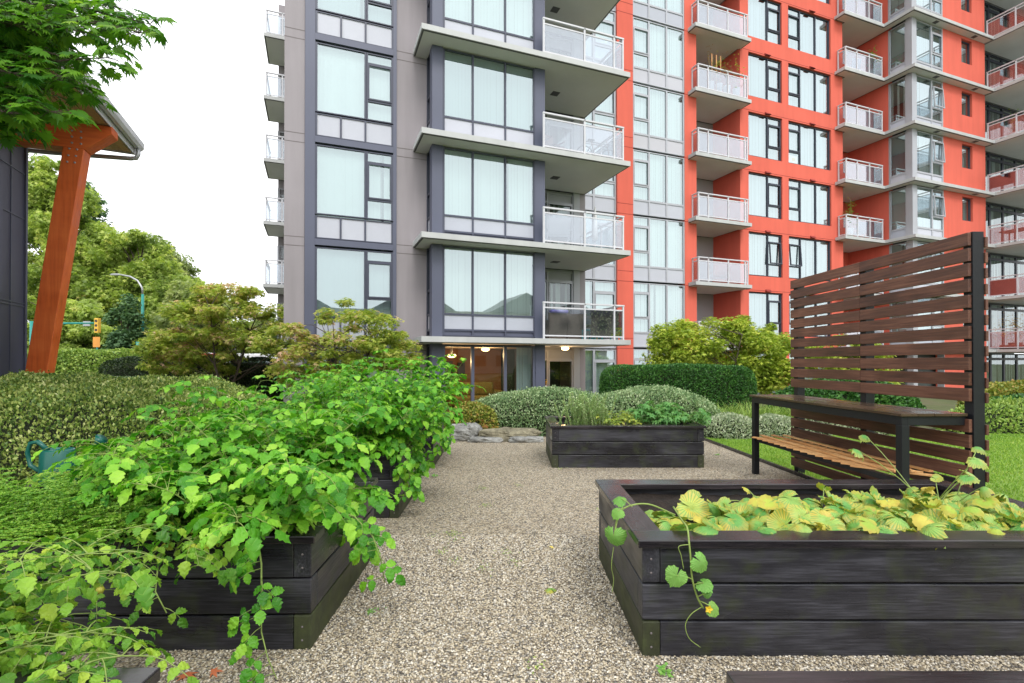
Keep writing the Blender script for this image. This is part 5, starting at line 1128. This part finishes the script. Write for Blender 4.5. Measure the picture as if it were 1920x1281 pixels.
# lowest grey balcony: two big wicker box chairs, violet cushion, turquoise stools, leafy privacy panel
for u, lb in ((4.32, 'big grey brown wicker armchair at the left on the lowest grey balcony'), (4.95, 'second wicker armchair right beside the left one on the lowest grey balcony')):
    t = thing('wicker_armchair', lb, 'armchair', onb(u, .75, 0), ANG, 'wicker armchairs on the lowest balcony')
    q = MB(); q.add([(-.29, -.08, 0.02), (.29, -.08, 0.02), (.29, .02, 0.02), (-.29, .02, 0.02), (-.33, -.2, .80), (.31, -.2, .80), (.31, -.1, .80), (-.33, -.1, .80)], [(0, 1, 5, 4), (2, 3, 7, 6), (4, 5, 6, 7), (1, 2, 6, 5), (3, 0, 4, 7)]); q.build('backrest', 'wicker', t)
    q = MB(); q.box(-.29, .29, .025, .6, .05, .40); q.build('seat', 'wicker', t); q = MB(); q.box(-.33, -.29, 0, .6, .02, .6); q.build('armrest', 'wicker', t); q = MB(); q.box(.29, .33, 0, .6, .02, .6); q.build('armrest', 'wicker', t)
o = MB().box(-.3, .28, -.12, .06, .81, .90).build('cushion', 'blue', None, bevel=.03, loc=onb(4.32, .60, 0), rot=(0, 0, ANG)); tag(o, 'violet cushion laid along the top of the left wicker armchair', 'cushion')
for u, lb in ((5.02, 'turquoise stool between wicker chair and white pot'), (5.35, 'second turquoise stool by the white pot'), (6.02, 'turquoise stool at the right corner of the lowest grey balcony')):
    t = thing('plastic_stool', lb, 'stool', onb(u+.2, .42, 0), ANG, 'turquoise stools'); MB().box(-.15, .15, -.12, .12, .27, .31).build('seat', 'turq', t, bevel=.01)
    for x in (-.14, .11):
        for y in (-.11, .08): MB().box(x, x+.03, y, y+.03, 0, .268).build('leg', 'turq', t)
pot_plant('squat pale pot with grey flowers between the turquoise stools', 5.38, .7, 0, .36, .22, .15, 'silverleaf', 61, n=60)
g = np.random.default_rng(62)
t = thing('ivy_screen', 'leafy artificial ivy privacy panel tied inside the right end of the lowest balcony rail', 'privacy panel', onb(6.22, .2, 0), ANG)
n = 900; x = -.02+0*g.random(n); yy = g.random(n)*1.6; zz = .12+.80*g.random(n); kk = g.random(n) < .5; x = np.where(kk, -.95*g.random(n), 0.0); yy = np.where(kk, .05, yy)
leaves('foliage', np.stack([x-.03, yy, zz], 1), np.stack([g.normal(0, .5, n), g.normal(0, .5, n), -.6+0*x], 1), np.stack([-.3+g.normal(0, .4, n), -1+0*x, .3+0*x], 1), np.full(n, .075), 'ovate', 'ivy', t, jitter=.3)
q = MB(); q.box(-.97, -.02, .05, .06, .12, .93); q.box(-.03, -.02, .06, 1.6, .12, .93); q.build('mesh_backing', 'blackpost', t)
chair('dark lounge chair behind the glass on the second grey balcony from the bottom, left side', 4.5, 1.0, 1, 'ltgrey', R(160), name='lounge_chair', s=1.3)
chair('grey patio chair at the left of the third grey balcony from the bottom', 4.3, .9, 2, 'brownf', R(20))
t = thing('bicycle', 'bicycle leaning inside the right glass of the third grey balcony from the bottom', 'bicycle', onb(5.8, .8, 2), ANG)
for x in (-.45, .45):
    q = MB(); q.tube([(x+.3*math.cos(a), 0, .32+.3*math.sin(a)) for a in np.linspace(0, 6.283, 25)], .018, 6, False); q.build('wheel', 'blackpost', t, True)
q = MB(); q.tube([(-.45, 0, .32), (-.1, 0, .32), (.35, 0, .72), (-.2, 0, .72), (-.45, 0, .32)], .016, 6); q.tube([(-.1, 0, .32), (-.22, 0, .82)], .016, 6); q.tube([(.45, 0, .32), (.33, 0, .92)], .016, 6); q.build('frame', 'brownf', t, True)
MB().box(-.34, -.12, -.06, .06, .82, .86).build('saddle', 'blackpost', t, bevel=.02); q = MB(); q.tube([(.32, -.25, .95), (.32, .25, .95)], .014, 6); q.build('handlebar', 'blackpost', t)
t = thing('patio_umbrella', 'folded patio umbrella standing behind the second grey balcony rail', 'umbrella', onb(6.0, 1.3, 1), ANG)
MB().lathe([(.02, 0), (.02, .5)], n=8).build('pole', 'silver', t); MB().lathe([(.001, .55), (.10, .6), (.07, 1.2), (.03, 1.6), (.001, 1.7)], n=12).build('canopy', 'pot', t, True)
PK = 4
for i, (u, v, lb) in enumerate(((13.55, 4.28, 'bare twiggy potted plant, leftmost on the upper red balcony with pots'), (14.0, 4.28, 'green potted plant in the middle of the upper red balcony'), (14.45, 4.28, 'white pot with a curling stem on the upper red balcony'), (15.0, 4.28, 'potted plant with a leaning yellow stalk, right end of the upper red balcony'))):
    pot_plant(lb, u, v, PK, .5, .16, 1.5, ['dead', 'vine2', 'dead', 'vine2'][i], 70+i, 'long', 60, sp=.3)
t = thing('bamboo_cane_bundle', 'three upright bamboo canes above the upper red balcony rail', 'canes', onb(13.75, 4.25, PK), ANG); q = MB(); [q.tube([(d, 0, 0), (d*1.1, 0, 1.75)], .025, 6) for d in (-.15, .08, .3)]; q.build('cane', 'cedar', t)
chair('reddish wooden chair on the second red balcony from the bottom', 14.6, 4.9, 1, 'brownred', R(150), s=1.2)
pot_plant('bushy green potted plant on the right balcony column, just above the screen', 22.3, 4.3, 2, .45, .17, 1.3, 'lime', 80)
chair('blue chair on the third balcony of the right column, behind glass', 23.6, 4.8, 2, 'bluegrey', R(170))
chair('dark chair on the topmost visible balcony of the right column', 23.2, 4.8, 5, 'bluegrey', R(170))
pot_plant('potted bush on the topmost visible balcony of the right column', 24.0, 4.3, 5, .45, .15, 1.1, 'lime', 81)
# far right balconies
def panelb(label, k, v0, v1, h0, h1, mat):
    o = MB().box(31.165, 31.19, v0, v1, h0, h1).build('privacy_cloth', mat, None, loc=BP+Vector((0, 0, LK(k))), rot=(0, 0, ANG)); tag(o, label, 'balcony cloth')
panelb('maroon cloth tied inside the far right balcony rail, one floor above the orange potted tree', 1, 1.85, 2.9, .12, .9, 'dkred')
panelb('maroon cloth strip inside the upper far right balcony rail', 3, 1.85, 2.9, .3, .9, 'dkred')
t = thing('patio_table', 'dark arched leg table behind the far right balcony glass, level with the screen top', 'table', onb(31.9, 2.0, 2), ANG)
MB().box(-.4, .4, -.7, .7, .70, .75).build('tabletop', 'brownf', t)
for y in (-.6, .55):
    for x in (-.35, .3): MB().box(x, x+.05, y, y+.05, 0, .7).build('leg', 'brownf', t)
pot_plant('orange leaved potted tree on the lowest far right balcony', 31.9, 2.2, 0, .35, .3, 1.6, 'autumn', 84, n=420, sp=.9, pm='brownf')
o = MB().box(-.12, .12, -1.2, 1.2, 0, .22).build('planter_trough', 'brownf', None, bevel=.01, loc=onb(31.4, 1.4, 0), rot=(0, 0, ANG)); tag(o, 'long brown trough along the lowest far right balcony floor', 'trough')
pot_plant('tall thin potted plant by the upper far right balcony door', 32.0, 2.3, 4, .4, .25, 1.3, 'lime', 85, n=60)
# paper sign in a red block window
o = MB().box(0, .55, 0, .01, 0, .38).build('paper_notice', 'paper', None, loc=BL(18.66, FR+.13, LK(3)+.62), rot=(0, 0, ANG)); tag(o, 'white notice with a yellow picture in the left pane of a red block window', 'notice')
MB().box(.2, .42, -.004, -.001, .12, .26).build('yellow_print', 'sigyel', o)
t = thing('patio_side_table', 'small white table with yellow flowers outside the ground floor door', 'table', BL(4.35, 1.6, 0), ANG)
MB().box(-.3, .3, -.2, .2, .60, .64).build('tabletop', 'white', t)
for x in (-.28, .25): MB().box(x, x+.03, -.18, .18, 0, .60).build('leg', 'white', t)
pf = thing('flower_pot', 'yellow flowers in a pot on the small white patio table', 'flowers', BL(4.3, 1.6, .642), ANG); MB().lathe([(.001, 0), (.06, 0), (.08, .12), (.001, .11)], n=12).build('pot', 'pot', pf, True)
n = 40; g = np.random.default_rng(90); a = g.random(n)*6.28; leaves('flowers', g.normal(0, .06, (n, 3))+np.array([0, 0, .2]), np.stack([np.cos(a), np.sin(a), .5+0*a], 1), np.tile([0, 0, 1.], (n, 1)), np.full(n, .06), 'ovate', 'yellow', pf)
# unify trunks: building sits on patio


# moss and seedlings scattered in the gravel
g = np.random.default_rng(77); n = 700; c = g.random((26, 2)); k = g.integers(0, 26, n)
X = -.7+1.3*c[k, 0]*1.6+g.normal(0, .035, n); Y = 1.9+5.5*c[k, 1]+g.normal(0, .05, n); a = g.random(n)*6.28
ok = (X > -.95) & ((X < .5) | (Y > 4.2)); X, Y, a = X[ok], Y[ok], a[ok]; n = len(X)
tag(leaves('moss_tufts', np.stack([X, Y, .006+0*X], 1), np.stack([np.cos(a), np.sin(a), .5+0*a], 1), np.tile([0, 0, 1.], (n, 1)), .010+.008*g.random(n), 'tiny', 'lime'), kind='stuff')

# gabled block added behind the viewpoint so the lowest windows mirror no white sky
M['nwall'] = paint('beige_render', (.30, .27, .23), .1, .5, .8, streak=.4); M['nroof'] = paint('slate_roof', (.10, .10, .11), .2, 2, .7)
nb = thing('reflection_block', 'low beige gabled block added unseen behind the viewpoint to be mirrored in the lower windows', 'building', (34, -30, 0), ANG)
q = MB(); q.box(-30, 26, -9, 0, 0, 8.6); q.build('wall', 'nwall', nb)
for a in (-24, -8, 8, 21):
    q = MB(); q.add([(a-6, -9.2, 8.6), (a+5, -9.2, 8.6), (a+5, .5, 8.6), (a-6, .5, 8.6), (a-.5, -9.2, 11.6), (a-.5, .5, 11.6)], [(0, 1, 4), (3, 5, 2), (0, 4, 5, 3), (1, 2, 5, 4), (0, 3, 2, 1)]); q.build('roof', 'nroof', nb)
for i in range(17):
    for k in range(3): MB().box(-29+i*3.2, -27.4+i*3.2, .0, .05, 1+k*2.7, 2.5+k*2.7).build('window', 'dark', nb)
